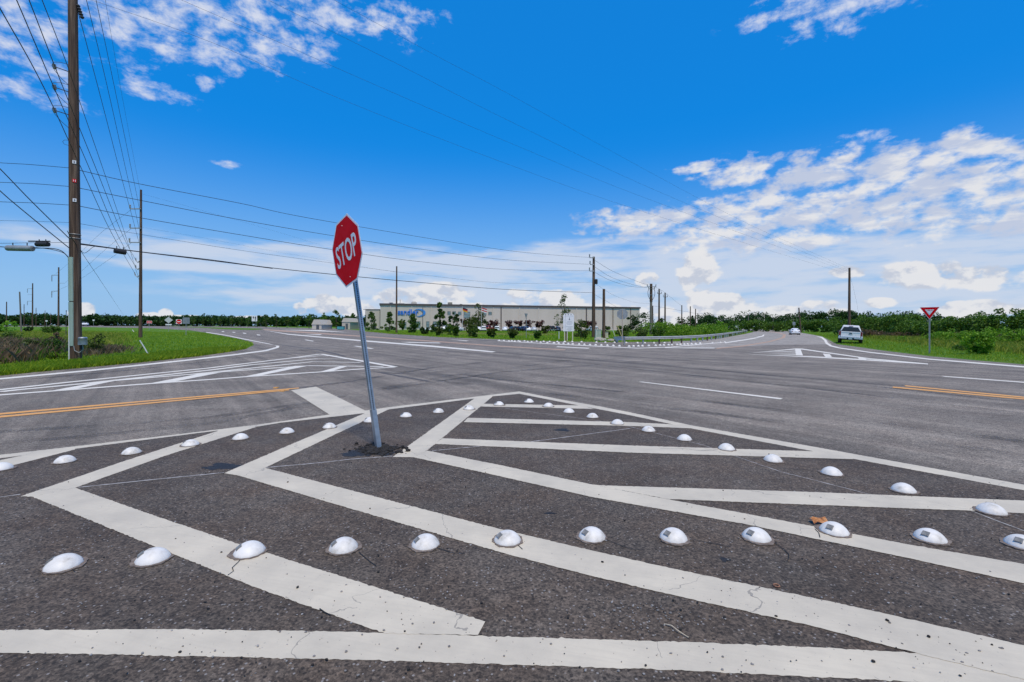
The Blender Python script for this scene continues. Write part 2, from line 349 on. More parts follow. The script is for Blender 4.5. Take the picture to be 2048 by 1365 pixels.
M_refl = nmat('grey reflector lens', [(.16, .155, .14), (.30, .29, .26)], 60, 2, .25, stretch=(1, 1, .2))
M_reflf = bsdf('reflector frame', (.22, .22, .215), .4)[0]
M_stone = nmat('loose stone', [(.10, .095, .09), (.22, .21, .20), (.45, .43, .41)], 6, 4, .85, .3, world=True)
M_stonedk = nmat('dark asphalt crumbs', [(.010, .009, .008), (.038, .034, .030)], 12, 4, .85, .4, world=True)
M_glass = bsdf('dark car glass', (.012, .014, .017), .08, 0, .7)[0]
M_tyre = nmat('tyre rubber', [(.012, .012, .012), (.025, .025, .025)], 30, 3, .8)
M_rim = bsdf('alloy rim', (.42, .43, .44), .35, .8)[0]
M_chrome = bsdf('chrome bumper', (.68, .69, .70), .22, .9)[0]
M_tail = bsdf('dark tail lamp', (.16, .010, .012), .2)[0]
M_plate = nmat('number plate', [(.62, .62, .58), (.80, .80, .76)], 30, 3, .4)
def carpaint(name, c_): return nmat(name, [tuple(k * .93 for k in c_), c_], 4, 3, .25, spec=.6)
M_cw, M_cs, M_cb, M_cr, M_ck = carpaint('white car paint', (.80, .81, .82)), carpaint('silver car paint', (.50, .52, .54)), carpaint('blue car paint', (.025, .05, .13)), carpaint('red car paint', (.28, .035, .03)), carpaint('black car paint', (.015, .016, .02))

def struct(o): o['kind'] = 'structure'; return o
ORD = ['leftmost', 'second', 'third', 'fourth', 'fifth', 'sixth', 'seventh', 'eighth', 'ninth', 'tenth', 'eleventh', 'twelfth', 'thirteenth', 'fourteenth', 'fifteenth', 'sixteenth', 'seventeenth', 'eighteenth', 'nineteenth', 'twentieth'] + \
      ['twenty ' + k for k in ('first', 'second', 'third', 'fourth', 'fifth', 'sixth', 'seventh', 'eighth', 'ninth')] + ['thirtieth'] + ['thirty ' + k for k in ('first', 'second', 'third', 'fourth', 'fifth', 'sixth', 'seventh', 'eighth', 'ninth')] + ['fortieth']
def ordl(i): return 'leftmost' if i == 0 else ORD[i] + ' from the left'

# ================================================================== GROUND, ROADS, MARKINGS
def big_ground():
    me = MB(); s = 3000
    me.sheet([(-s, -60, 0), (s, -60, 0), (s, s, 0), (-s, s, 0)])
    return struct(me.build('ground', M_ground, smooth='sheet'))
big_ground()
def sheet(name, mat, pix, z, pre=(), post=()):
    pts = [Vector((*p, 0)) for p in pre] + [G(*p) for p in pix] + [Vector((*p, 0)) for p in post]
    for p in pts: p.z = z
    return struct(MB().sheet(pts).build(name, mat, smooth='sheet'))
VERGE_L = [(-700, 820), (-300, 786), (0, 751.5), (95, 742), (200, 732.5), (300, 723), (400, 712), (460, 703.5), (495, 697), (508, 690.5), (503, 685), (470, 677), (430, 669.8), (412, 665.8), (380, 661.2), (300, 656.8), (150, 654.2), (0, 653.4)]
FARSIDE = [(0, 650.9), (240, 650.9), (385, 652.6), (524, 653.8), (560, 655.2), (669, 657.5), (716, 661), (779, 667.5), (880, 674.5), (985, 678.5), (1080, 682.3), (1209, 684.8), (1322, 684.2), (1400, 681), (1450, 675.5), (1485, 669), (1508, 664.5), (1503, 661.8), (1480, 659.6), (1440, 658.2)]
VERGE_R = [(1455, 656.8), (1503, 657.8), (1556, 661), (1603, 666), (1643, 673), (1659, 681), (1674, 689), (1720, 695), (1760, 701), (1859, 713), (1960, 722), (2048, 729.5), (2400, 762)]
sheet('road', M_road, VERGE_L + FARSIDE + VERGE_R, .004, pre=[(-60, -20)], post=[(60, -20)])
# the field of asphalt far away on the left ends in a second carriageway beyond the median
sheet('median_grass', M_ground, [(330, 654.0), (385, 654.4), (460, 656.2), (521, 657.8), (526, 659.2), (508, 660.6), (455, 659.4), (396, 655.9)], .04)
sheet('side_road', M_side, [(1330, 685.2), (1400, 681.6), (1450, 676), (1485, 669.4), (1508, 664.8), (1502, 662), (1480, 659.8), (1440, 658.4), (1455, 657), (1503, 658), (1556, 661.2), (1603, 666.3), (1642, 673.3), (1655, 681), (1664, 690), (1590, 689.5), (1520, 692), (1433, 697), (1380, 696)], .008)
sheet('gore_pavement', M_gore, [(-700, 1010), (0, 915), (342, 874), (513, 852), (659, 832), (731, 824), (950, 797), (1038, 786.5), (1200, 816), (1382, 854), (1647, 901), (2048, 976), (3600, 1262)], .008, post=[(9, -3), (9, -12), (-12, -12), (-12, 2)])

PAINT_I = [0]
def stripe(name, mat, pix, rag=True, zz=None):
    """a painted polygon on the road, ragged where it is close to the camera"""
    PAINT_I[0] += 1
    z = (.0095 + (PAINT_I[0] % 13) * .0003) if zz is None else zz
    pts = [G(*p, z) for p in pix]; out = []
    for i, p in enumerate(pts):
        q = pts[(i + 1) % len(pts)]; out.append(p)
        if not rag: continue
        d = q - p; L = d.length; nrm = Vector((-d.y, d.x, 0)).normalized()
        if L < .12: continue
        k = max(2, int(L / .02)); k = min(k, 420)
        for j in range(1, k):
            m_ = p + d * (j / k); dist = max(m_.y, 2)
            if dist > 16: continue
            out.append(m_ + nrm * random.gauss(0, .0027 if dist < 6 else .004))
    for p in out: p.z = z
    return struct(MB().sheet(out).build(name, mat, smooth='sheet'))
W = lambda pix: stripe('road_marking', M_white, pix)
# outline of the near gore
W([(-300, 954), (0, 910), (116, 897), (342, 870.6), (513, 850), (660, 829.5), (731, 821.5), (779, 814.7), (950, 794), (1038.5, 783.2), (1038.5, 788), (980, 793.6), (779, 819), (731, 826.5), (560, 846), (513, 853.8), (444, 860.5), (150, 898), (0, 917), (-300, 962)])
W([(1038.5, 783.2), (1130, 801), (1200, 813.3), (1260, 825), (1382, 851), (1647, 897.3), (2048, 969.8), (2700, 1086), (2700, 1100), (2048, 981), (1709, 918.5), (1382, 857.2), (1260, 830.8), (1200, 819.3), (1130, 806), (1038.5, 788)])
# left arms and right arms of the chevrons
W([(-120, 953), (0, 921), (60, 908), (150, 896.5), (150, 899.5), (22, 932), (0, 938), (-120, 973)])
W([(41, 993), (250, 922), (448, 858.3), (516, 851.5), (513, 854.2), (330, 912), (150.4, 975.8), (65, 993.8)])
W([(150.4, 975.8), (307, 1031), (475, 1087.5), (700, 1158.5), (970.5, 1243.4), (956, 1270), (771, 1267.5), (700, 1243), (500, 1171), (307.6, 1092.5), (65, 993.8)])
W([(448, 946.8), (560, 898.4), (731, 826.2), (737, 822.5), (779, 815.5), (779, 818.5), (660, 874), (530, 936), (473, 950.5)])
W([(530, 936), (700, 980.5), (994, 1057), (1200, 1105), (1350, 1138.5), (1691, 1209.6), (2048, 1291), (2500, 1394), (2300, 1420), (2048, 1359), (1844, 1309.5), (1623, 1252), (1380, 1198), (1190, 1154), (1015, 1109), (680, 1011.5), (560, 976), (473, 950.5)])
W([(785, 914.5), (950, 796.5), (955, 793.5), (987, 789.5), (984, 794.5), (854, 901.5), (826.6, 914.8)])
W([(854, 901.5), (1000, 930.5), (1182, 969), (1334.6, 998.8), (1515, 1032), (1821, 1090), (2048, 1128.5), (2700, 1242), (2700, 1296), (2048, 1167), (1800, 1113), (1490, 1048.5), (1182, 994), (980, 948.5), (826.6, 914.8)])
W([(1180, 968.8), (1200, 971), (1614, 984), (2048, 1001.6), (2500, 1020), (2500, 1049), (2048, 1027), (1937, 1021.5), (1600, 1009), (1336, 998.5)])
W([(884.7, 877), (1260, 891.4), (1647, 903.6), (1690, 905), (1707, 918.8), (1500, 912.6), (1260, 905.6), (870, 888.2)])
W([(936, 836), (1260, 844.8), (1372, 850.5), (1386, 857.2), (1260, 852.3), (927.5, 844.6)])
W([(968.5, 808), (1161.6, 811.3), (1188, 818.2), (958, 813.3)])
W([(-400, 1264), (0, 1260.5), (342, 1258.7), (700, 1263.9), (970.5, 1272.4), (1380, 1284.4), (1650, 1296), (1844, 1307), (2300, 1337), (2300, 1415), (1861, 1366), (1380, 1341.8), (1040, 1330), (700, 1319.6), (205, 1309), (0, 1306), (-400, 1305)])
# stop bar
W([(582, 781), (632, 773.7), (731, 821.8), (659, 829.5)])
# chalk setting-out lines, crack seams
def ribbon(name, mat, pix, wd, z=None, jit=0.0):
    pts = [G(*p) for p in pix]; dense = []
    for a, b in zip(pts, pts[1:]):
        k = max(1, int((b - a).length / .05)); dense += [a.lerp(b, j / k) for j in range(k)]
    dense.append(pts[-1]); L_, R_ = [], []
    for i, p in enumerate(dense):
        d = (dense[min(i + 1, len(dense) - 1)] - dense[max(i - 1, 0)]).normalized(); n = Vector((-d.y, d.x, 0))
        o = n * random.gauss(0, jit); h = wd * .5 * random.uniform(.7, 1.3); L_.append(p + o + n * h); R_.append(p + o - n * h)
    z = z or .0105; mb = MB(); m = len(dense)
    for q in L_ + R_: q.z = z
    mb.add(L_ + R_, [(i, i + 1, m + i + 1, m + i)[::-1] for i in range(m - 1)])
    return struct(mb.build(name, mat, smooth='sheet'))
for q in ([(-60, 1002), (0, 996.3), (41, 991)], [(157, 977), (300, 962), (448, 947.3)], [(533, 937), (640, 927.5), (700, 920.5), (785, 914)], [(864, 903.5), (967, 893.5)], [(1060, 885.5), (1260, 858.5)]):
    ribbon('chalk_line', M_string, q, .022, .0098, .002)
for q, w_ in (([(1010, 818), (1190, 842), (1260, 855), (1407, 914 - 22), (1560, 945), (1740, 991)], .012), ([(1937, 1022), (2044, 1063), (2200, 1110)], .012)):
    ribbon('pavement_seam', M_string, q, w_, .0096, .003)
for q in ([(486, 1117), (478, 1128), (463, 1140), (466, 1147), (456, 1155)], [(718, 1108), (735, 1122), (752, 1136)], [(1030, 1092), (1038, 1096), (1044, 1103)], [(1210, 1083), (1235, 1092), (1260, 1101), (1290, 1104)], [(875, 1100), (900, 1108), (930, 1111)], [(142, 1141), (150, 1148)],
          [(1378, 1083), (1410, 1088), (1436, 1092), (1460, 1097)], [(1542, 1084), (1560, 1096), (1578, 1112), (1574, 1128)], [(1630, 1062), (1638, 1070), (1640, 1079)], [(640, 1282 - 60), (660, 1236)], [(1640, 943), (1560, 940), (1500, 932)], [(1525, 921), (1470, 917)], [(1436, 902), (1400, 904), (1370, 900), (1320, 899)]):
    ribbon('pavement_crack', M_crack, q, .006, .0150, .003)
for q, w_ in (([(990, 705.5), (1180, 720), (1400, 739.5), (1600, 756), (1786, 772)], .10), ([(1250, 706), (1500, 722), (1800, 741), (2048, 757), (2300, 776)], .13), ([(560, 690), (640, 701), (690, 713)], .22), ([(760, 746), (860, 764)], .16), ([(700, 742), (800, 748), (950, 752)], .09)):
    ribbon('road_seam', M_seam, q, w_, .0085, .012)
def tyre_mat():
    m = bpy.data.materials.new('tyre rubber marks'); m.use_nodes = True; t = NT(m.node_tree); b = t.n['Principled BSDF']; b.inputs['Base Color'].default_value = (.055, .050, .047, 1); b.inputs['Roughness'].default_value = .7
    pos = t.n.new('ShaderNodeNewGeometry').outputs['Position']
    f = t.math('MULTIPLY', t.smooth(t.noise(pos, .45, 4), .36, .66), t.lerp(t.noise(pos, 16.0, 4, .7), .3, .7, .08, .62))
    mx = t.node('ShaderNodeMixShader', {0: f, 1: t.n.new('ShaderNodeBsdfTransparent').outputs[0], 2: b.outputs[0]}); t.l.new(mx.outputs[0], t.n['Material Output'].inputs[0]); return m
M_tm = tyre_mat()
for i_, q in enumerate(([(-60, 868), (200, 852), (420, 836), (620, 806), (800, 775), (1000, 745), (1300, 722), (1700, 716)], [(-60, 893), (200, 871), (420, 848), (560, 822), (700, 790), (900, 752), (1150, 720)], [(560, 706), (700, 735), (900, 765), (1200, 800), (1600, 850), (2048, 912)], [(600, 700), (760, 728), (1000, 760), (1300, 790), (1700, 838), (2048, 885)],
        [(1060, 715), (1300, 742), (1600, 775), (2048, 828)], [(1140, 712), (1400, 738), (1700, 768), (2048, 806)], [(0, 765), (250, 742), (450, 720), (560, 704)], [(300, 808), (480, 792), (700, 764), (860, 737), (1000, 722)])):
    ribbon('tyre_mark', M_tm, q, .26, .0062 + i_ * .0003, .01)
def blot(name, mat, u, v, ru, rv, z, seed, n=46):
    rr = random.Random(seed); c0 = G(u, v); pts = []
    a_ = (G(u + ru, v) - c0).length; b_ = (G(u, v - rv) - c0).length
    for k in range(n):
        th = 2 * math.pi * k / n; r_ = 1 + .22 * math.sin(3 * th + seed) + rr.uniform(-.22, .22)
        p = c0 + Vector((math.cos(th) * a_ * r_, math.sin(th) * b_ * r_, 0)); p.z = z; pts.append(p)
    return struct(MB().sheet(pts).build(name, mat, smooth='sheet'))
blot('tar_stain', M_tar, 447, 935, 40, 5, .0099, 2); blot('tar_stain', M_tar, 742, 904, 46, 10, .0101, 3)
blot('tar_stain', M_tar, 1125, 861.5, 14, 2.5, .0099, 4); blot('tar_stain', M_tar, 1560, 1058, 7, 2, .0099, 6)
blot('tar_stain', M_tar, 1450, 1122, 10, 4, .0099, 8); blot('tar_stain', M_tar, 1100, 1029, 12, 2, .0099, 9)
# yellow centre lines
Yl = lambda pix, m=M_yellow: stripe('centre_line', m, pix)
Yl([(-500, 870.5), (0, 826.5), (300, 800.8), (598, 775.6), (598, 777.2), (300, 803.3), (0, 829.8), (-500, 875)])
Yl([(-500, 878), (0, 832.2), (300, 805.3), (578, 779.3), (578, 781), (300, 807.8), (0, 835.6), (-500, 883)])
Yl([(1811, 771), (2048, 793.8), (2500, 838), (2500, 841), (2048, 796), (1809, 772.8)])
Yl([(1786, 773.6), (2048, 797), (2500, 838 + 6), (2500, 850), (2048, 799.4), (1785, 775.6)])
WF = lambda pix: stripe('lane_line', M_whitefar, pix, rag=False)
WF([(1277, 764.2), (1283, 763.6), (1566, 797), (1560, 799)])
WF([(1883, 752.2), (2048, 764.2), (2400, 791), (2400, 794), (2048, 766), (1889, 754)])
# hatched island across the road on the left
def line(pix, wd=.27, mat=None, name='lane_line'):
    PAINT_I[0] += 1; z = .0095 + (PAINT_I[0] % 13) * .0003
    pts = [G(*p, z) for p in pix]; L_, R_ = [], []
    for i, p in enumerate(pts):
        d = (pts[min(i + 1, len(pts) - 1)] - pts[max(i - 1, 0)]).normalized(); n_ = Vector((-d.y, d.x, 0)) * wd / 2; L_.append(p + n_); R_.append(p - n_)
    m_ = len(pts); return struct(MB().add(L_ + R_, [(m_ + i, m_ + i + 1, i + 1, i) for i in range(m_ - 1)]).build(name, mat or M_whitefar, smooth='sheet'))
line([(-400, 815), (0, 779.8), (133, 765.2), (420, 736.2), (480, 728.8), (584.5, 716.2), (641, 708.4)]); line([(641, 708.4), (716, 721), (790, 734.2)], .30)
line([(0, 784), (37, 779.8), (174, 767), (225, 761.4), (420, 740.6), (502, 730), (634, 717.9), (703, 718.5)]); line([(228, 761.6), (390, 748.4), (523, 734.5), (625.5, 723.8), (722, 725.3)])
line([(441, 744.3), (580, 734.2), (617, 731.8), (767, 733.5)]); line([(-400, 830), (0, 790.2), (97, 783), (300, 767.6), (420, 759.4), (486, 754.2), (640, 744.4), (728, 738), (790, 734.6)]); line([(584, 716.4), (642, 712), (673, 712.4)])
for q in ([(486, 754), (521, 751.5), (617, 731.8), (590, 732.2)], [(640, 744), (664.5, 742.6), (695, 733), (681, 732.6)], [(300, 767), (345, 764.4), (447, 744.4), (405, 746.8)], [(96, 783), (148, 779), (232, 761.7), (195, 764.8)]): WF(q)
# white edge line round the grass corner
WF([(-500, 809), (0, 756.6), (180, 740), (375, 719.4), (470, 708.6), (530, 700.6), (552, 694.5), (553, 692), (538, 687.6), (490, 678.2), (449, 669.8), (412, 664.4), (412, 665.6), (449, 671), (490, 679.6), (540, 689.2), (559, 692.4), (557, 696), (534, 702.6), (470, 711), (375, 722), (180, 742.8), (0, 759.4), (-500, 814)])
# cross road: lane lines, faded centre line
for q in ([(528, 661), (577, 668.2), (720, 680.4), (870, 692), (992, 703.6), (984, 705), (870, 695), (720, 682.6), (577, 669.8)], [(608, 680.2), (613, 679.8), (629, 682.6), (625, 683.2)], [(706, 692.6), (714, 692.2), (748, 697.4), (742, 698.2)],
          [(607, 668.8), (644, 669), (640, 670.4)], [(800, 684.2), (878, 685.6), (882, 687), (820, 686)], [(900, 679.2), (938, 681.8), (932, 682.8)], [(1115, 693.2), (1180, 696.4), (1176, 697.6), (1112, 694.4)],
          [(443, 663), (448, 663), (449, 664.2), (444, 664.2)], [(464, 664.4), (470, 664.6), (471, 665.8), (466, 665.6)], [(485, 666), (492, 666.6), (493, 668), (487, 667.6)], [(513, 669), (520, 670), (521, 671.4), (515, 671)],
          [(560, 660.2), (640, 660.8), (700, 665.4), (660, 663.6)], [(1330, 695.4), (1429, 695.8), (1429, 697.2), (1330, 696.6)],
          [(1450, 685.2), (1490, 679.2), (1512, 675.4), (1513, 677), (1490, 681), (1450, 687)], [(1512, 674.6), (1524, 672.2), (1527, 669.4), (1529, 669.6), (1527, 673.2), (1514, 676)],
          [(1632, 673), (1645, 674.5), (1652.5, 680), (1656, 686.5), (1664, 691.6), (1679, 695.4), (1739.6, 704.2), (1859, 717.8), (2048, 732.8), (2400, 765.5), (2400, 769), (2048, 735.4), (1859, 719.8), (1739.6, 706), (1677, 697), (1660, 693), (1651, 687.5), (1648, 681), (1642, 676)],
          [(1486, 708), (1591, 697.4), (1604, 697.6), (1740, 717), (1856, 727.6), (1856, 729.2), (1740, 721.8), (1626, 715.2), (1488, 708.8), (1626, 713.2), (1740, 719.4), (1790, 723.4), (1740, 718.8), (1604, 699.6), (1591, 699.2)],
          [(1590, 698.6), (1601, 698.8), (1606, 711.5), (1592, 710.8)], [(1645.5, 707.6), (1659.5, 708.6), (1664, 714.6), (1650.7, 714.4)], [(1716, 715.2), (1730, 716), (1733, 719.4), (1718, 719.2)],
          [(1516, 705.6), (1591, 701.8), (1592, 703)], [(1524, 707), (1592, 705.8), (1593, 707)], [(1536, 708.6), (1593, 708.8), (1593, 710)]):
    WF(q)
for q in ([(527, 658.6), (560, 660.6), (720, 671.8), (880, 683), (1000, 692), (1132, 699.4), (1128, 701), (1000, 693.8), (880, 685), (720, 673.6), (560, 663.4), (527, 660.2)],
          [(1433, 696.4), (1485.5, 691.6), (1538, 682.8), (1562, 676), (1567, 670.2), (1556, 666.4), (1538, 664.2), (1538, 663.6), (1558, 665.6), (1572, 669.6), (1570, 676), (1540, 684.6), (1485.5, 693.6), (1433, 698.2)]):
    stripe('faded_centre_line', M_faded, q, rag=False)
for u, v in ((552, 777), (565, 783.5)):
    o = MB().box((0, 0, .012), (.10, .10, .024)).build('road_reflector', M_yellow, loc=G(u, v) + Vector((0, 0, .004)))
    tag(o, 'small amber road reflector %s the double yellow line end' % ('above' if v < 780 else 'below'), 'road reflector', 'amber reflectors by the yellow line')

# ================================================================== DOMES
def dome_mesh(name, n=48, rings=9, r=.103, h=.068):
    mb = MB(); vs = []; fs = []
    for i in range(rings):
        t = i / rings; rho = (r * r + h * h) / (2 * h); am = math.asin(r / rho); rr = rho * math.sin(am * (1 - t)); z = .004 + rho * math.cos(am * (1 - t)) - (rho - h)
        for k in range(n):
            th = 2 * math.pi * k / n; sc = 1 + (.022 * math.cos(12 * th) if i == 0 else .008 * math.cos(12 * th) if i == 1 else 0)
            vs.append((rr * sc * math.cos(th), rr * sc * math.sin(th), z))
    vs.append((0, 0, .004 + h)); top = len(vs) - 1
    for k in range(n): vs.append((r * math.cos(2 * math.pi * k / n), r * math.sin(2 * math.pi * k / n), -.004))
    for i in range(rings - 1):
        fs += [(i * n + k, i * n + (k + 1) % n, (i + 1) * n + (k + 1) % n, (i + 1) * n + k) for k in range(n)]
    fs += [((rings - 1) * n + k, (rings - 1) * n + (k + 1) % n, top) for k in range(n)]
    fs += [(top + 1 + k, top + 1 + (k + 1) % n, (k + 1) % n, k) for k in range(n)]
    return mb.add(vs, fs).mesh(name, 50)
DOME = dome_mesh('dome_shell'); DOME.materials.append(M_dome)
DOMEFAR = dome_mesh('low_dome', 14, 4); DOMEFAR.materials.append(M_dome)
def pad_mesh(seed):
    rr = random.Random(seed); n = 56; ox, oy = rr.uniform(-.008, .008), rr.uniform(-.008, .008); vs = []; ph = [rr.uniform(0, 6) for _ in range(3)]
    for k in range(n):
        th = 2 * math.pi * k / n; q = .121 + .005 * math.sin(2 * th + ph[0]) + .004 * math.sin(7 * th + ph[1]) + .003 * math.sin(15 * th + ph[2]) + rr.uniform(-.002, .002)
        vs.append((ox + q * math.cos(th), oy + q * math.sin(th), 0))
    me = MB().prism([Vector(v) for v in vs], (0, 0, .0065)).mesh('adhesive_pad'); me.materials.append(M_pad); return me
PADS = [pad_mesh(k) for k in range(6)]
def refl_parts(az, parent):
    az = R(az); n_ = Vector((math.cos(az) * .57, math.sin(az) * .57, .82)).normalized(); tx = Vector((-math.sin(az), math.cos(az), 0)); ty = n_.cross(tx)
    c0 = Vector((math.cos(az) * .066, math.sin(az) * .066, .0465)); M = Matrix((tx, ty, n_)).transposed()
    fr = MB().box(c0, (.046, .042, .014), M).build('reflector_frame', M_reflf, parent)
    MB().box(c0 + n_ * .0075, (.036, .034, .003), M).build('reflector_lens', M_refl, fr)
FRONT = [(-12, 1140, 0), (127, 1131), (306, 1118), (499, 1104), (687, 1096), (851, 1089), (1015, 1081), (1184, 1074), (1347, 1076), (1513, 1075), (1668, 1063), (1860, 1077), (2045, 1090)]
LEFT = [(2, 938), (130, 923), (263, 906), (381, 890), (481, 877), (574, 865), (659, 855), (740, 843), (812, 833), (877, 824.5), (938, 818.5), (998, 810), (1058, 804.5)]
RIGHT = [(1097, 813), (1138, 824.5), (1185, 834.5), (1235, 847.5), (1297, 861.5), (1369, 879), (1453, 898), (1546, 921), (1663, 947), (1807, 981), (1983, 1023)]
def near_dome(p, az, label, group, seed):
    loc = G(p[0], p[1], .0145)
    t = thing('road_dome', label, 'road dome', loc, 0, group)
    obj('dome_shell', DOME, None, t); pd = obj('adhesive_pad', PADS[seed % 6], None, t); pd.location = (0, 0, -.0035); pd.rotation_euler = (0, 0, seed * 1.3)
    if az is not None: refl_parts(az + random.uniform(-6, 6), t)
    return t
for i, p in enumerate(FRONT[1:]): near_dome(p, 209, '%s white dome in the nearest front row' % ('rightmost, cut by the frame,' if i == 11 else ordl(i)), 'near row of white domes', i)
for i, p in enumerate(LEFT): near_dome(p, 205, '%s white dome in the left row of the striped island' % ('leftmost' if i == 0 else 'last, right end' if i == 12 else ordl(i)), 'left row of white domes', i + 3)
for i, p in enumerate(RIGHT): near_dome(p, 60, '%s white dome in the right row of the striped island' % ordl(i), 'right row of white domes', i + 1)
def z5(x, y): return 860 + x * .15625, 560 + y * .15625
def z6(x, y): return 1080 + x * .1612, 500 + y * .1612
def z7(x, y): return 1380 + x * .1758, 580 + y * .1758
back = [z5(885, 782), z5(945, 785), z5(1048, 786), z5(1130, 788), z5(1210, 790), z5(1365, 793), z5(1455, 795), z5(1530, 797), z5(1630, 798), z5(1720, 799)] + [z6(x, y + 5) for x, y in ((215, 1140), (310, 1140), (400, 1140), (515, 1143), (700, 1147), (810, 1148), (925, 1150), (1070, 1153), (1210, 1155), (1300, 1156), (1415, 1157), (1545, 1155))]
fore = [z5(1010, 789), z5(1085, 792), z5(1150, 795), z5(1250, 798), z5(1300, 800), z5(1415, 806), z5(1590, 814), z5(1650, 818)] + [z6(x, y + 6) for x, y in ((90, 1153), (170, 1156), (230, 1160), (290, 1162), (350, 1165), (405, 1169), (485, 1172), (550, 1175), (620, 1179), (690, 1181), (760, 1184), (835, 1187), (910, 1190), (985, 1194), (1105, 1199), (1160, 1196), (1220, 1195), (1270, 1193), (1350, 1190), (1435, 1187), (1490, 1185), (1535, 1183), (1595, 1181), (1635, 1180), (1700, 1177), (1740, 1175), (1790, 1173), (1830, 1171), (1880, 1168), (1930, 1166), (1985, 1162))] + [z7(115, 614), z7(255, 611), z7(345, 606), z7(395, 601)]
for i, p in enumerate(back):
    tag(obj('road_dome', DOMEFAR, None, None, G(*p)), '%s white dome of the far row along the grass' % ordl(i), 'road dome', 'far back row of white domes').scale = (1.25, 1.25, 1.9)
for i, p in enumerate(fore):
    tag(obj('road_dome', DOMEFAR, None, None, G(*p)), '%s white dome of the far row along the white outline' % (ordl(i) if i < 40 else ['fourth', 'third', 'second', 'last'][min(i - 40, 3)] + ' from the right' if i < 43 else 'rightmost'), 'road dome', 'far front row of white domes').scale = (1.25, 1.25, 1.9)
# outline of the far island
WF([(995, 681.5), (1080, 686.5), (1200, 692.5), (1275, 696.2), (1340, 694), (1400, 688.4), (1450, 684.4), (1450, 685.2), (1400, 689.8), (1340, 695.2), (1275, 697.4), (1200, 693.8), (1080, 687.6), (995, 682.4)])

# ---- loose stones on the asphalt
def stones(name, mat, pts, smin, smax, z0=.010):
    ico = bmesh.new(); bmesh.ops.create_icosphere(ico, subdivisions=1, radius=1); V0 = [v.co.copy() for v in ico.verts]; F0 = [[v.index for v in f.verts] for f in ico.faces]; ico.free()
    mb = MB()
    for p in pts:
        s_ = smin + (smax - smin) * random.random() ** 3; sc = Vector((random.uniform(.7, 1.3), random.uniform(.7, 1.3), random.uniform(.5, .9))) * s_; rz = Matrix.Rotation(random.uniform(0, 6.28), 3, 'Z')
        mb.add([p + Vector((0, 0, z0 + sc.z * .6)) + rz @ Vector((v.x * sc.x, v.y * sc.y, v.z * sc.z)) * random.uniform(.82, 1.15) for v in V0], F0)
    return mb.build(name, mat)
pts = []
for (u, v, k, sd) in ((1290, 1225, 60, 60), (1340, 1240, 50, 60), (1480, 1200, 40, 120), (1700, 1210, 30, 120), (800, 1260, 20, 90)):
    pts += [G(random.gauss(u, sd), min(1355, max(900, random.gauss(v, sd * .3)))) for _ in range(k)]
while len(pts) < 1150:
    u, v = random.uniform(-50, 2100), 800 + 560 * random.random() ** .8
    if v > 815: pts.append(G(u, v))
tag(stones('gravel', M_stone, pts, .0022, .0085), 'pale loose grit scattered over the dark asphalt', 'gravel', kind='stuff')
pts = [G(random.uniform(0, 2048), random.uniform(880, 1360)) for _ in range(190)]
for (u, v, k, sd) in ((1290, 1230, 12, 70), (1500, 1200, 14, 120), (900, 960, 12, 80), (700, 970, 14, 80), (1850, 1290, 10, 80)):
    pts += [G(random.gauss(u, sd), min(1360, max(830, random.gauss(v, sd * .35)))) for _ in range(k)]
tag(stones('asphalt_crumbs', M_stonedk, pts, .0030, .0105, .0125), 'dark asphalt crumbs scattered over the pavement and white stripes', 'gravel', kind='stuff')
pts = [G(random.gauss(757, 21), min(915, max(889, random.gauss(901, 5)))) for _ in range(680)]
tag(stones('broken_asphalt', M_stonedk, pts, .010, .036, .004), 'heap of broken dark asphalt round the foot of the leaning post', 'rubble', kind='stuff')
# ---- a scrap of leaf, twig, washer
c0 = G(1637, 1050) + Vector((0, 0, .015))
mb = MB(); g_ = [[(x * .034 - .055, y * .022 - .03 + .01 * math.sin(x * 2.1), .004 + .016 * abs(math.sin(x * 1.3 + y)) + .006 * y) for x in range(5)] for y in range(4)]
mb.add([p for r_ in g_ for p in r_], [(y * 5 + x, y * 5 + x + 1, y * 5 + x + 6, y * 5 + x + 5) for y in range(3) for x in range(4)])
M_scrap = nmat('dried orange leaf', [(.15, .05, .015), (.45, .19, .06), (.55, .28, .12)], 30, 3, .7)
tag(mb.build('dry_leaf', M_scrap, None, c0), 'curled orange brown scrap against a white dome', 'leaf')
a = G(1328, 1253) + Vector((0, 0, .014)); b = G(1377, 1281) + Vector((0, 0, .016))
tag(MB().tube([(0, 0, 0), (b - a) * .3 + Vector((.004, .006, .008)), (b - a) * .62 + Vector((-.004, 0, .006)), (b - a) * .9, (b - a)], [.0022, .003, .0035, .003, .004], 6).build('twig', nmat('pale twig', [(.35, .29, .2), (.55, .47, .35)], 20, 3, .8), None, a), 'pale thin dry twig lying near the bottom white line', 'twig')
n = 20; rp = G(1553, 1176) + Vector((0, 0, .012))
mb = MB(); mb.tube([(math.cos(2 * math.pi * k / n) * .017, math.sin(2 * math.pi * k / n) * .017, .003) for k in range(n + 1)], .0045, 6)
tag(mb.build('rusty_washer', nmat('rust', [(.16, .075, .045), (.34, .18, .11)], 60, 3, .9), None, rp), 'small rust brown ring lying by a white stripe', 'washer')

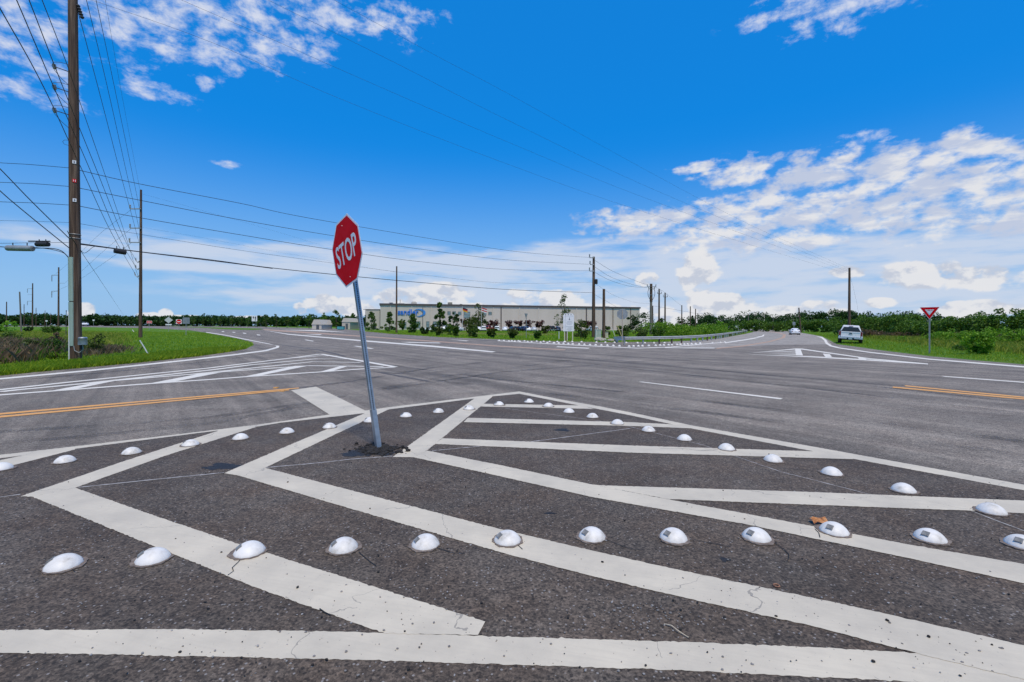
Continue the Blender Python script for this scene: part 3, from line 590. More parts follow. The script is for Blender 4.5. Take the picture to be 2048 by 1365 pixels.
# ================================================================== LEANING STOP SIGN
ex, ey, en = Vector((.641, -.733, .228)), Vector((-.201, .126, .971)), Vector((-.741, -.668, -.067)); sc_ = Vector((-2.229, 6.386, 2.653))
base = G(757, 898); base.z = .006
t = thing('stop_sign', 'leaning red octagonal stop sign on a perforated steel post in broken asphalt', 'stop sign', base)
MS = Matrix((ex, ey, en)).transposed().to_4x4(); MS.translation = sc_ - base
def octa(r, z, M): return [M @ Vector((r / math.cos(R(22.5)) * math.cos(R(22.5 + 45 * k)), r / math.cos(R(22.5)) * math.sin(R(22.5 + 45 * k)), z)) for k in range(8)]
face = MB().prism(octa(.457, -.003, MS), en * .003).build('sign_face', M_signwhite, t)
MB().prism(octa(.432, .0012, MS), en * .0012).build('red_field', M_signred, face)
text_obj('lettering', 'STOP', .685, .31, MS @ Matrix.Translation((0, 0, .0036)), M_signwhite, face, .0012, .012)
for yy in (.36, -.36): MB().tube([MS @ Vector((0, yy, .002)), MS @ Vector((0, yy, .009))], .006, 8).build('bolt', M_signwhite, face)
# square tube with punched holes: a frame of strips round every hole on the two faces towards the road, plain on the others
pdir = (MS @ Vector((0, 0, 0))) - en * .062; L = pdir.length + .36; pdir.normalize()
fx = (ex - pdir * ex.dot(pdir)).normalized(); fn = fx.cross(pdir); hw = .026
MP = Matrix((fx, fn, pdir)).transposed()      # local x = along sign width, y = away from / towards face
post = MB(); st = .0254; hr = .0105
def perf_face(mb, o, a, nrm):
    """strip with round holes: octagonal openings, walls 3 mm deep"""
    k = int(L / st)
    for i in range(k):
        z0, z1 = i * st, (i + 1) * st; zc_ = (z0 + z1) / 2
        outer = [(-hw, z0), (0, z0), (hw, z0), (hw, zc_), (hw, z1), (0, z1), (-hw, z1), (-hw, zc_)]
        inner = [(hr * math.cos(R(225 + 45 * q)), zc_ + hr * math.sin(R(225 + 45 * q))) for q in range(8)]
        vs = [o + a * x + pdir * z for x, z in outer] + [o + a * x + pdir * z for x, z in inner] + [o + a * x + pdir * z - nrm * .003 for x, z in inner]
        mb.add(vs, [(q, (q + 1) % 8, 8 + (q + 1) % 8, 8 + q) for q in range(8)] + [(8 + q, 8 + (q + 1) % 8, 16 + (q + 1) % 8, 16 + q) for q in range(8)])
for a_, n_ in ((fx, fn), (-fx, -fn), (fn, -fx), (-fn, fx)): perf_face(post, n_ * hw, a_, n_)
post.build('post', M_galv, t)
MB().box(pdir * (L / 2), (.042, .042, L - .01), MP).build('hole_shade_core', bsdf('dark hole shade', (.05, .055, .06), .7)[0], t)  # core added inside the post, its dark colour standing for shade in the holes
stub = MB(); e = .0315
for (cx, cy, sx_, sy_) in ((0, e, 2 * e, .004), (0, -e, 2 * e, .004), (e, 0, .004, 2 * e - .005), (-e, 0, .004, 2 * e - .005)):
    stub.box(pdir * .26 + fx * cx + fn * cy, (sx_, sy_, .52), MP)
stub.build('post_sleeve', M_galv, t)
MB().tube([pdir * .53 - fn * .045, pdir * .53 + fn * .045], .008, 8).build('sleeve_bolt', M_galvd, t)

# ================================================================== VEGETATION HELPERS
def ellipsoid_pts(n, c, r, shell=.5):
    a = RNG.normal(size=(n, 3)); a /= np.linalg.norm(a, axis=1)[:, None]
    k = RNG.uniform(shell, 1, n) ** .6
    return np.array(c) + a * k[:, None] * np.array(r)
def clump_pts(env, nclump, nleaf, cr):
    """env(n) -> n clump centres; leaves gather in uneven clumps"""
    C = env(nclump); rad = cr * RNG.uniform(.55, 1.3, nclump)
    idx = RNG.integers(0, nclump, nleaf)
    a = RNG.normal(size=(nleaf, 3)); a /= np.linalg.norm(a, axis=1)[:, None]
    return C[idx] + a * (rad[idx] * RNG.uniform(.35, 1, nleaf) ** .5)[:, None] * np.array([1, 1, .75])
def env_round(h0, h1, r):
    def f(n):
        p = ellipsoid_pts(n, (0, 0, (h0 + h1) / 2), (r, r, (h1 - h0) / 2), .35); return p
    return f
def env_cone(h0, h1, r):
    def f(n):
        t = RNG.uniform(0, 1, n) ** 1.35; th = RNG.uniform(0, 6.283, n); rr = r * 1.5 * (1 - t) ** .8 * RNG.uniform(.25, 1.1, n)
        return np.stack([rr * np.cos(th), rr * np.sin(th), h0 + (h1 - h0) * t], 1)
    return f
def env_vase(h0, h1, r):
    def f(n):
        t = RNG.uniform(0, 1, n); th = RNG.uniform(0, 6.283, n); rr = r * (.25 + .75 * t ** .8) * RNG.uniform(.2, 1, n) ** .6
        return np.stack([rr * np.cos(th), rr * np.sin(th), h0 + (h1 - h0) * t * (1 - .25 * (rr / r) ** 2)], 1)
    return f
def tree(name, label, cat, loc, h, r, kind='round', mat=None, nclump=26, nleaf=900, leaf=.3, h0=.22, group=None, trunk=True, crownname='crown', cr=None):
    t = thing(name, label, cat, loc, random.uniform(0, 6.28), group)
    env = {'round': env_round, 'cone': env_cone, 'vase': env_vase}[kind](h * h0, h * .97, r * .86)
    pts_ = clump_pts(env, nclump, nleaf, cr or r * .3)
    pts_[:, 2] = np.maximum(pts_[:, 2], h * .03)
    me = quads_mesh(crownname, leaf_quads(pts_, leaf)); obj(crownname, me, mat or M_leaf, t)
    if trunk:
        mb = MB(); tr = max(.05, h * .016)
        mb.tube([(0, 0, -.05), (tr * .3, 0, h * .3), (0, tr * .4, h * .6), (0, 0, h * .88)], [tr * 1.2, tr, tr * .6, tr * .2], 7)
        for k in range(6):
            th = random.uniform(0, 6.28); z0 = h * random.uniform(h0, .6); L_ = r * random.uniform(.4, .8)
            mb.tube([(0, 0, z0), (math.cos(th) * L_ * .5, math.sin(th) * L_ * .5, z0 + h * .10), (math.cos(th) * L_, math.sin(th) * L_, z0 + h * .17)], [tr * .45, tr * .3, tr * .1], 5)
        mb.build('trunk', M_trunk, t)
    return t
def pix_tree(name, label, cat, u, vb, vt, wpx, Y=None, **kw):
    """vb base line, vt top line of the photograph, width in its pixels"""
    loc = G(u, vb) if Y is None else GY(u, Y)
    Y = loc.y; top = P(u, vt, Y).z; return tree(name, label, cat, loc, top, wpx * Y / F / 2 * math.cos(math.atan2(loc.x, loc.y)), **kw)

# ------------------------------------------------------------------ grass blades
def inside(poly, X, Y):
    res = np.zeros(len(X), bool); j = len(poly) - 1
    for i in range(len(poly)):
        xi, yi, xj, yj = poly[i][0], poly[i][1], poly[j][0], poly[j][1]
        c_ = ((yi > Y) != (yj > Y)) & (X < (xj - xi) * (Y - yi) / (yj - yi + 1e-12) + xi); res ^= c_; j = i
    return res
def blades(name, label, cat, poly, n, h, wd, mat, ymax=None, power=1.6, lean=.35, z=0.0, clump=0.0, rag=0.0):
    xs = [p[0] for p in poly]; ys = [p[1] for p in poly]; y0, y1 = min(ys), min(max(ys), ymax or 1e9); out = []
    tot = 0
    while tot < n:
        k = n * 3; v = RNG.uniform(0, 1, k); Y_ = y0 * (y1 / y0) ** (v ** 1.0) if y0 > 1 else RNG.uniform(y0, y1, k)
        X_ = RNG.uniform(min(xs), max(xs), k); jx = RNG.normal(0, rag, (2, k)); m = inside(poly, X_ + jx[0], Y_ + jx[1])
        if clump:
            m &= (np.sin(X_ * 1.7 + 2 * np.sin(Y_ * .9)) + np.sin(Y_ * 2.1 + X_ * .6) + RNG.normal(0, .6, k)) > clump
        q = np.stack([X_[m], Y_[m]], 1); out.append(q); tot += len(q)
        if len(q) == 0: break
    q = np.concatenate(out)[:n]; n = len(q); B = np.concatenate([q, np.full((n, 1), z)], 1)
    grow = np.sqrt(np.clip(B[:, 1] / 22, .6, 4)); hh = h * RNG.uniform(.5, 1.25, n); ww = wd * grow * RNG.uniform(.7, 1.3, n); th = RNG.uniform(0, 6.283, n)
    d = np.stack([np.cos(th), np.sin(th), np.zeros(n)], 1) * ww[:, None] * .5; ln = RNG.normal(0, lean, (n, 2)) * hh[:, None]
    top = B + np.concatenate([ln, hh[:, None]], 1); mid = B + np.concatenate([ln * .35, hh[:, None] * .55], 1)
    V = np.stack([B - d, B + d, top, mid - d * .9], 1)
    return tag(obj(name, quads_mesh(name, V), mat), label, cat, kind='stuff')
vl = [G(*p) for p in VERGE_L if p[1] < 786.5]
polyL = [(p.x, p.y) for p in vl if p.y < 130] + [(-150, 150), (-75, 22)]
blades('verge_grass', 'bright mown grass on the left corner beside the white edge line', 'grass', polyL, 130000, .12, .022, M_blade)
# denser edge right beside the asphalt
def band(pts, wd, side):
    a_ = [Vector((p.x, p.y, 0)) for p in pts]; off = []
    for i, p in enumerate(a_):
        d = (a_[min(i + 1, len(a_) - 1)] - a_[max(i - 1, 0)]).normalized(); off.append(p + Vector((-d.y, d.x, 0)) * wd * side)
    return [(p.x, p.y) for p in a_] + [(p.x, p.y) for p in off[::-1]]
eL = [G(*p) for p in ((-120, 766), (0, 752.5), (95, 743), (200, 733.5), (300, 724), (400, 713), (460, 704.5), (495, 698))]
blades('edge_grass', 'taller lush grass strip along the left road edge by the thick pole', 'grass', band(eL, 2.6, 1), 42000, .20, .020, M_blade)
eR = [G(*p) for p in ((1603, 665.4), (1645, 672.5), (1662, 680.5), (1677, 688.4), (1720, 694.2), (1760, 700), (1859, 711.5), (1960, 720.5), (2048, 728), (2200, 742))]
polyR = [(p.x, p.y) for p in eR] + [(75, 30), (110, 90), (125, 150)]
blades('roadside_grass', 'bright grass on the right roadside round the pickup and yield sign', 'grass', polyR, 80000, .11, .024, M_blade, ymax=130)
blades('tall_weeds', 'tall yellowish weeds in the field behind the right roadside', 'weeds', [(G(*p).x, G(*p).y) for p in ((1765, 680), (1815, 686), (1880, 694), (1960, 702), (2048, 709), (2180, 720))] + [(62, 44), (75, 80), (62, 84)], 22000, .52, .03, M_bladetall, clump=-.3, rag=.9)
polyM = [(G(*p).x, G(*p).y) for p in ((700, 661), (779, 668.3), (880, 675.3), (985, 679.2), (1080, 683), (1209, 685.4), (1322, 684.8), (1400, 681.6), (1485, 669.6))] + [(70, 140), (-40, 190), (-75, 190)]
blades('factory_verge_grass', 'grass verge in front of the long factory', 'grass', polyM, 60000, .16, .03, M_blade, ymax=150)
# rough brush on the left
bx = lambda pts_: [(G(*p).x, G(*p).y) for p in pts_]
blades('dry_brush', 'tangle of dry brown stalks at the left behind the grass edge', 'dry brush', bx([(-140, 741), (0, 733), (60, 727), (105, 712), (120, 700), (60, 693), (-100, 695)]), 3600, .72, .013, M_dry, lean=.42, rag=.4)
blades('green_weeds', 'green weed stems growing through the dry brush on the left', 'weeds', bx([(-140, 739), (0, 731), (70, 723), (135, 706), (140, 695), (-100, 693)]), 3200, .62, .03, M_shrub, lean=.3, rag=.5)
blades('meadow_grass', 'yellow green tall meadow grass behind the dry brush on the left', 'grass', bx([(-60, 703), (120, 694), (235, 690), (235, 668), (120, 664), (-60, 667)]), 26000, .34, .03, M_bladetall, rag=.9)
blades('dead_weeds', 'low dead brown weeds right of the thick pole', 'dry brush', bx([(165, 716), (235, 706), (245, 697), (180, 699)]), 1500, .36, .015, M_dry, lean=.4, rag=.5)
for (u, vb, vt, wpx, m, lab, lf) in ((22, 690, 664, 70, M_shrub, 'low dark green brush clump at the left frame edge', .10), (64, 716, 679, 62, M_olive, 'tall dark weedy bush behind the dry stalks', .10), (105, 712, 676, 48, M_shrub, 'weedy green bush between the dry stalks and the thick pole', .09),
        (120, 718, 704, 58, M_bright, 'low bright green plant left of the thick pole foot', .08), (190, 709, 668, 58, M_olive, 'grey green bush right of the thick pole', .09), (15, 722, 690, 60, M_dry, 'rust brown dead bush at the left frame edge', .09), (112, 700, 664, 30, M_dry, 'brown dead shrub stump left of the thick pole', .08)):
    pix_tree('bush', lab, 'bush', u, vb, vt, wpx, mat=m, nclump=26, nleaf=1500, leaf=lf, h0=.02, kind='round', crownname='foliage')
for (u, vb, vt, wpx, m, lab) in ((12, 667, 637, 50, M_bright, 'leafy green bush at the far left behind the meadow'), (57, 664, 653, 22, M_leafdk, 'small round dark bush between the two left poles'), (102, 669, 653, 44, M_shrub, 'dark green bush left of the thick pole in the meadow')):
    pix_tree('bush', lab, 'bush', u, vb, vt, wpx, mat=m, nclump=24, nleaf=1100, leaf=.22, h0=.03, crownname='foliage')
# right side: bush and thicket
pix_tree('bush', 'round bright green bush right of the yield sign', 'bush', 1957, 709, 665, 70, mat=M_bright, nclump=60, nleaf=5200, leaf=.11, h0=.0, crownname='foliage', trunk=False)
pix_tree('bush', 'low dark bush to the left of the round bright bush', 'bush', 1922, 703, 688, 40, mat=M_shrub, nclump=16, nleaf=700, leaf=.09, h0=.03, crownname='foliage')
pix_tree('bush', 'low green weed clump between the pickup and the yield sign', 'bush', 1806, 684, 672, 30, mat=M_bright, nclump=16, nleaf=600, leaf=.12, h0=.03, crownname='foliage')
pix_tree('bush', 'small dark bush at the left side of the pickup', 'bush', 1676, 672, 652, 22, mat=M_leafdk, nclump=16, nleaf=600, leaf=.16, h0=.03, crownname='foliage')
def thicket(name, label, cat, line, depth, hlo, hhi, n, nleaf, leaf, mat, cr):
    """a mass of brush along a line of (x, y) points"""
    C = []
    for _ in range(n):
        i = random.randrange(len(line) - 1); t_ = random.random(); a_ = Vector(line[i]).lerp(Vector(line[i + 1]), t_)
        hz = hlo + (hhi - hlo) * (.5 + .3 * math.sin(a_.x * .31 + 1.3 * math.sin(a_.y * .17)) + .2 * math.sin(a_.x * .83 + a_.y * .5)) * random.uniform(.6, 1.05)
        C.append((a_.x + random.uniform(-.3, .3) * depth, a_.y + random.random() * depth, hz * random.random() ** .55))
    C = np.array(C); env = lambda k: C[RNG.integers(0, len(C), k)]
    p = clump_pts(lambda k: C, len(C), nleaf, cr); p[:, 2] = np.maximum(p[:, 2], .05)
    return tag(obj(name, quads_mesh(name, leaf_quads(p, leaf)), mat), label, cat, kind='stuff')
def L2(*pts_): return [tuple(GY(u, Y).xy) for u, Y in pts_]
thicket('thicket', 'dense dark green thicket behind the yield sign on the right', 'thicket', L2((1740, 84), (1880, 70), (2010, 58), (2200, 50)), 9, 2.0, 4.0, 700, 60000, .24, M_leaf, .75)
thicket('thicket', 'brownish undergrowth at the foot of the right thicket', 'thicket', L2((1730, 80), (1880, 66), (2000, 55), (2160, 47)), 3, .6, 1.5, 260, 15000, .17, M_dry, .45)
thicket('thicket', 'bright sapling growth in front of the right thicket', 'thicket', L2((1890, 50), (1990, 44), (2060, 41), (2200, 38)), 3.5, .7, 1.6, 170, 12000, .12, M_bright, .36)
thicket('woods', 'far belt of dark green trees beyond the right hand field', 'woods', L2((1390, 210), (1500, 215), (1640, 190), (1760, 170), (1900, 150)), 14, 4.0, 8.2, 620, 46000, .62, M_leafdk, 1.9)
thicket('woods', 'lighter green brush in front of the far right tree belt', 'woods', L2((1480, 185), (1600, 165), (1720, 145), (1840, 125)), 8, 2.4, 4.4, 420, 26000, .45, M_leaf, 1.2)
thicket('woods', 'far dark tree line along the left horizon', 'woods', [(-720, 540), (-520, 620), (-300, 640), (-130, 640)], 40, 9, 15, 1500, 90000, 2.4, M_leafdk, 4.6)
thicket('hedgerow', 'bright green overgrown bank behind the guardrail', 'hedge', L2((1318, 74), (1380, 86), (1430, 100), (1450, 120)), 7, 1.3, 2.5, 330, 24000, .22, M_bright, .7)
for (u, vb, vt, wpx, m, lab) in ((1442, 667, 637, 26, M_bright, 'leafy bright green bush at the right end of the guardrail bank'), (1500, 656.5, 642, 14, M_leafdk, 'dark round bush beside the bend of the side road'),):
    pix_tree('bush', lab, 'bush', u, vb, vt, wpx, mat=m, nclump=20, nleaf=1000, leaf=.3, h0=.03, crownname='foliage')

# ------------------------------------------------------------------ trees in front of and around the factory
for i, (u, vb, vt, wpx) in enumerate(((387.6, 653.5, 636, 9), (406, 653.8, 636, 8.5), (425, 654, 634.5, 10), (441, 654, 637, 9.5), (462.6, 654.2, 636, 10), (481, 654.4, 636, 10.5), (496, 654.6, 635, 9.5), (515, 655, 636, 11), (532, 655.5, 627.5, 13), (552.5, 656, 627.5, 13), (574, 656.5, 628.7, 13), (594, 656.8, 630, 13), (618, 657.3, 625.6, 17), (646, 658, 622.5, 17), (672.5, 659, 615.5, 21))):
    pix_tree('orchard_tree', '%s young dark green tree in the row left of the factory' % ('rightmost and tallest' if i == 14 else ordl(i)), 'tree', u, vb, vt, wpx, mat=M_leaf, kind='round', nclump=22, nleaf=760, leaf=.55, h0=.12, group='row of young trees on the left')
for i, (u, vb, vt, wpx, k, m, lab) in enumerate(((705, 661, 625.6, 19, 'cone', M_mag, 'slim conical evergreen left of the factory beside the stop sign post'), (743, 662, 624, 25, 'cone', M_mag, 'conical evergreen before the low left wing of the factory'), (779, 663.5, 624, 26, 'cone', M_mag, 'conical evergreen just left of the plain pole before the factory'),
        (804, 656, 638, 17, 'round', M_leaf, 'small round tree just right of the plain pole before the factory'), (825.6, 666, 629, 27, 'cone', M_mag, 'dark evergreen under the blue factory lettering'), (879.5, 669, 600.6, 27, 'cone', M_mag, 'tall glossy evergreen right of the blue factory lettering'), (907, 656, 624, 26, 'round', M_leafdk, 'dark broad tree before the upper factory windows'),
        (957, 661, 604, 34, 'cone', M_olive, 'tall loose evergreen with reddish tips near the second flagpole'), (950, 660, 632, 50, 'round', M_olive, 'broad olive tree spreading under the tall loose evergreen'), (1128, 660, 590.5, 38, 'cone', M_mag, 'tallest sparse conical tree behind the white notice board'), (1264.7, 658, 631, 30, 'round', M_leafdk, 'round dark tree before the right end of the factory'),
        (1291, 657.8, 624.5, 42, 'round', M_leafdk, 'large rounded dark oak right of the factory'), (1320, 657.6, 635, 20, 'round', M_leafdk, 'smaller dark tree behind the cross arm pole'), (1364, 657, 636, 26, 'round', M_leafdk, 'dark tree behind the far slim poles'), (1385, 657, 632, 10, 'cone', M_leafdk, 'narrow dark tree among the far slim poles'))):
    pix_tree('tree', lab, 'tree', u, vb, vt, wpx, Y=None if vb > 661.5 else (225 if u < 720 else 168 if u < 1270 else 215), kind=k, mat=m, nclump=40 if k == 'cone' else 30, nleaf=1800 if k == 'cone' else 1500, leaf=.42 if k == 'cone' else .5, h0=.08)
for i, (u, vt, wpx) in enumerate(((929, 636, 17), (942, 637, 14), (977, 640, 16), (990, 639.5, 19), (1019, 640, 19), (1038, 640.5, 18), (1058, 640, 18), (1078, 640.5, 20), (1173, 640.5, 20), (1186, 642, 14))):
    pix_tree('crape_myrtle', '%s of the purple red trees standing before the factory wall' % ordl(i), 'tree', u, 661, vt, wpx * 1.25, Y=172, kind='vase', mat=M_red, nclump=24, nleaf=800, leaf=.42, h0=.34, group='purple red trees before the factory')
for i, (u, vb, vt, wpx, m) in enumerate(((850, 669, 654, 16, M_leafdk), (876, 672, 652, 14, M_olive), (900, 671, 648, 14, M_shrub), (911, 673, 650, 13, M_shrub), (943, 674, 650, 20, M_olive), (950, 676, 656, 14, M_shrub), (983, 676.5, 655, 17, M_olive), (1026, 678, 656, 17, M_olive), (1075, 678.5, 660, 13, M_shrub), (1090, 668, 650, 16, M_olive))):
    pix_tree('shrub', '%s of the spiky shrubs on the verge before the car park' % ordl(i), 'shrub', u, vb, vt, wpx * 1.45, mat=m, kind='vase', nclump=24, nleaf=1000, leaf=.28, h0=.04, crownname='foliage', group='shrubs before the car park', trunk=False)
for (u, vb, vt, wpx, lab, m) in ((1162, 679, 638, 37, 'big dark bush directly right of the white notice board', M_olive), (1212, 674, 651, 22, 'bush behind the slim wooden pole', M_olive), (1246, 676, 652, 34, 'dark brownish bush behind the start of the guardrail', M_olive), (1280, 676, 654, 34, 'dark bush behind the guardrail under the round tree', M_olive), (1314, 675, 652, 34, 'dark bush at the foot of the cross arm pole', M_shrub), (1337, 672, 648, 26, 'reddish brown bush right of the cross arm pole', M_red)):
    pix_tree('bush', lab, 'bush', u, vb, vt, wpx, mat=m, nclump=32, nleaf=1700, leaf=.20, h0=.02, crownname='foliage')

# ================================================================== UTILITY POLES
def pole_mesh(h, r0, r1, n=16, lean=(0, 0)):
    mb = MB(); k = 9; mb.tube([(lean[0] * i / k, lean[1] * i / k, -.3 + (h + .3) * i / k) for i in range(k + 1)], [r0 + (r1 - r0) * i / k for i in range(k + 1)], n); return mb
def insulator(mb, p, d, L_=.35, r=.05):
    p, d = Vector(p), Vector(d).normalized(); n = 5; mb.tube([p + d * L_ * i / (2 * n) for i in range(2 * n + 1)], [r if i % 2 else r * .55 for i in range(2 * n + 1)], 8)
# -- the thick pole on the left
pb = G(152, 721); Yp = pb.y
t = thing('utility_pole', 'thick brown wooden pole with a green cable guard at the left', 'utility pole', pb, math.atan2(-pb.x, pb.y), 'utility poles')
PPM = F / (math.cos(math.atan2(pb.x, pb.y)) ** 2 * math.hypot(pb.x, pb.y))     # pixels per metre across the view here
class _L:
    def __init__(s, x, z): s.x = x; s.z = z
def loc(u, v): return _L((u - 151.5) / PPM, P(151, v, Yp).z)
top = 23.0; lean = loc(142.5, 0).x / loc(143.5, 0).z
pole_mesh(top, .225, .155, 24, (lean * top, 0)).build('shaft', M_pole, t, smooth=50)
def shaft_x(z): return lean * z
def shaft_r(z): return .225 - .070 * z / top
zt, zb_ = loc(140, 516).z, loc(148, 692).z
cg = MB(); prof = [(-.225, .05), (-.245, -.05), (-.225, -.13), (-.165, -.19), (-.095, -.22), (-.06, -.20)]
for s0, s1 in ((zb_, (zb_ + zt) / 2 - .02), ((zb_ + zt) / 2 + .02, zt)):
    vs = [(shaft_x(z) + px_, py_, z) for z in (s0, s1) for px_, py_ in prof]; m_ = len(prof)
    cg.add(vs, [(i, i + 1, m_ + i + 1, m_ + i) for i in range(m_ - 1)] + [tuple(range(m_)), tuple(range(m_, 2 * m_))[::-1]])
cg.build('cable_guard', M_conduit, t)
MB().tube([(-.235, -.12, -.1), (-.235, -.10, 2.2)], .026, 8).build('ground_wire_pipe', M_plate, t)
mb = MB(); zc_ = loc(160, 683).z; cxm = loc(164.5, 683).x; yc_ = -.36; cyl = [(cxm, yc_, zc_ - .16), (cxm, yc_, zc_ - .155), (cxm, yc_, zc_ + .12), (cxm, yc_, zc_ + .15), (cxm, yc_, zc_ + .20)]
mb.tube(cyl, [.15, .17, .17, .185, .13], 20)
can = mb.build('meter_can', M_galv, t, smooth=40)
MB().tube([(cxm, yc_, zc_ - .16), (cxm + .02, yc_, zc_ - .38), (cxm - .12, -.33, zc_ - .52), (cxm - .27, -.28, zc_ - .42), (cxm - .30, -.26, zc_ - .2)], .018, 8).build('cable', M_galvd, can)
MB().box((cxm - .02, -.28, zc_ - .26), (.11, .12, .20)).build('bracket', M_dark, can)
for v, sgn in ((150, 1), (190, 1), (235, 1)):
    z = loc(140, v).z; x0 = shaft_x(z) - shaft_r(z); q_ = .78
    ar = MB(); ar.tube([(x0 + .08, -.08, z), (x0 - .50 * q_, -.08, z + .06)], .018, 6)
    a_ = ar.build('insulator_arm', M_dark, t)
    q = MB(); insulator(q, (x0 - .55 * q_, -.08, z - .04), (-.15, 0, 1), .22, .075); q.build('insulator', M_galv, a_)
    MB().tube([(x0 + .02, -.08, z + .33), (x0 - .30 * q_, -.08, z + .34), (x0 - .62 * q_, -.08, z + .26), (x0 - .68 * q_, -.08, z + .08), (x0 - .55 * q_, -.08, z - .12), (x0 - .28 * q_, -.08, z - .38), (x0 + .02, -.08, z - .60)], .010, 6).build('jumper_loop', M_wire, a_)
z = loc(140, 290).z; x0 = shaft_x(z) - shaft_r(z)
MB().tube([(x0 + .05, -.05, z + .12), (x0 - .13, -.05, z + .1), (x0 - .19, -.05, z), (x0 - .13, -.05, z - .1), (x0 + .05, -.05, z - .12)], .008, 6).build('wire_loop', M_wire, t)
for v, txt, mt, mtx in ((327.5, '2', M_signwhite, M_black), (364.5, '11', M_signred, M_signwhite), (403, '3', M_signwhite, M_black)):
    z = loc(143, v).z; yy = -shaft_r(z) - .010; tg = MB().box((shaft_x(z), yy, z), (.13, .012, .15)).build('number_tag', mt, t)
    text_obj('number', txt, .036 * (1 + len(txt)) * .8, .09, Matrix.Translation((shaft_x(z), yy - .008, z)) @ Matrix.Rotation(R(90), 4, 'X'), mtx, tg, .003, .03)
z = loc(155, 12).z; mb = MB(); insulator(mb, (shaft_x(z) + .16, -.12, z), (.3, 0, -1), .6, .09); mb.build('dead_end_insulator', M_dark, t)
mb = MB()
for v in (470, 478): z = loc(145, v).z; mb.tube([(shaft_x(z) + math.cos(a_) * (shaft_r(z) + .010), math.sin(a_) * (shaft_r(z) + .010), z) for a_ in [k * math.pi / 10 for k in range(21)]], .014, 6, False)
mb.build('strap', M_galvd, t)
def Pp(u, v): return P(u, v, Yp)

def std_pole(name, label, u, vt, Y, r0=.19, r1=.12, mat=M_pole, lean=0.0, arms=(), group='utility poles', ub=None):
    cz_ = math.cos(math.atan2(u - CX, F)); r0, r1 = r0 * cz_, r1 * cz_
    b_ = GY(ub or u, Y); h = P(u, vt, Y).z; t_ = thing(name, label, 'utility pole', b_, 0, group)
    dx = (u - (ub or u)) * Y / F
    pole_mesh(h, r0, r1, 12, (dx, 0)).build('shaft', mat, t_, smooth=50)
    for (v, du0, du1, kind) in arms:
        z = P(u, v, Y).z; xo = dx * z / h; x0, x1 = xo + du0 * Y / F, xo + du1 * Y / F; mb = MB()
        if kind == 'loop':
            mb.tube([(x0, -.1, z + .35), (x0 * .9 + x1 * .1, -.1, z), ((x0 + x1) / 2, -.1, z - .25), (x0 * .1 + x1 * .9, -.1, z), (x1, -.1, z + .35)], .06, 6)
        else:
            mb.box(((x0 + x1) / 2, -r0, z), (abs(x1 - x0), .12, .12) if kind != 'thin' else (abs(x1 - x0), .07, .07))
        a_ = mb.build('arm', mat if kind == 'cross' else M_galvd, t_)
        if kind in ('davit', 'pin', 'cross'):
            q = MB()
            for xx in ((x0,) if kind != 'cross' else (x0, x1)):
                insulator(q, (xx, -r0, z + (.05 if kind != 'davit' else -.05)), (0, 0, 1 if kind != 'davit' else -1), .5 if kind != 'davit' else 1.5, .11)
            q.build('insulator', M_galv, a_)
    return t_
std_pole('utility_pole', 'tall slim wooden pole with short arms standing in the left grass', 281, 380, 61, .27, .15, arms=[(419, -19, 2, 'pin'), (457.5, -19, 2, 'pin'), (486, -20, 2, 'pin'), (522, -9, 0, 'loop'), (536, -9, 0, 'loop'), (551, -11, 0, 'loop')])
std_pole('utility_pole', 'grey pole with davit arms on both sides left of the thick pole', 117, 535, 118, .30, .20, arms=[(551, -12, 0, 'davit'), (567, 0, 13, 'thin'), (583, -12, 0, 'davit')])
std_pole('utility_pole', 'tall pole with three left arms at the far left', 65, 567, 185, .36, .25, arms=[(578, -9, 0, 'davit'), (590, -9, 0, 'thin'), (603, -9, 0, 'davit')])
std_pole('utility_pole', 'bare pale leaning pole at the far left behind the meadow', 39, 584, 95, .22, .16, M_poleg, ub=43)
std_pole('utility_pole', 'bare dark pole nearest the left frame edge', 13, 604, 150, .24, .18)
for i, (u, vt, Y) in enumerate(((48, 609, 300), (72, 616, 330), (90, 621.5, 380), (101.5, 626, 420))):
    std_pole('utility_pole', '%s of the tiny far poles against the left tree line' % ORD[i], u, vt, Y, .3, .22, arms=[(vt + 6, -2.5, 2.5, 'thin')], group='tiny far poles on the left')
std_pole('utility_pole', 'plain dark pole standing before the blue factory lettering', 793, 533, 110, .24, .16)
p_corner = std_pole('utility_pole', 'tall dark pole carrying five wires and a dark box before the factory', 1187, 514, 72, .30, .18, arms=[(516.5, -9, 0, 'pin'), (530, -8, 0, 'pin'), (543, -9, 0, 'pin')])
q = P(1191.5, 564, 72) - GY(1187, 72); mb = MB(); mb.tube([(q.x, -.3, q.z - .38), (q.x, -.3, q.z - .33), (q.x, -.3, q.z + .3), (q.x, -.3, q.z + .36)], [.2, .24, .24, .15], 12); mb.build('transformer', M_dark, p_corner)
std_pole('utility_pole', 'shorter bare wooden pole right of the tall dark pole', 1207.5, 578.5, 66, .24, .18)
px_ = std_pole('utility_pole', 'grey based pole with double cross arms and cable loops', 1302, 569, 102, .34, .24, M_poleg, arms=[(574.5, -8.5, 8.5, 'cross'), (578.5, -6, 6, 'cross'), (590.5, -7, 7, 'thin')])
for s_ in (-1, 1):
    MB().tube([(s_ * .55, -.2, P(1302, 578, 102).z), (s_ * .75, -.2, P(1302, 584, 102).z), (s_ * .72, -.2, P(1302, 591, 102).z), (s_ * .45, -.2, P(1302, 597, 102).z), (s_ * .15, -.3, P(1302, 601, 102).z)], .05, 6).build('riser_cable', M_dark, px_)
MB().tube([(0, 0, P(1302, 604, 102).z), (0, 0, P(1302, 569, 102).z + .1)], [.32, .27], 12).build('dark_upper_shaft', M_pole, px_)
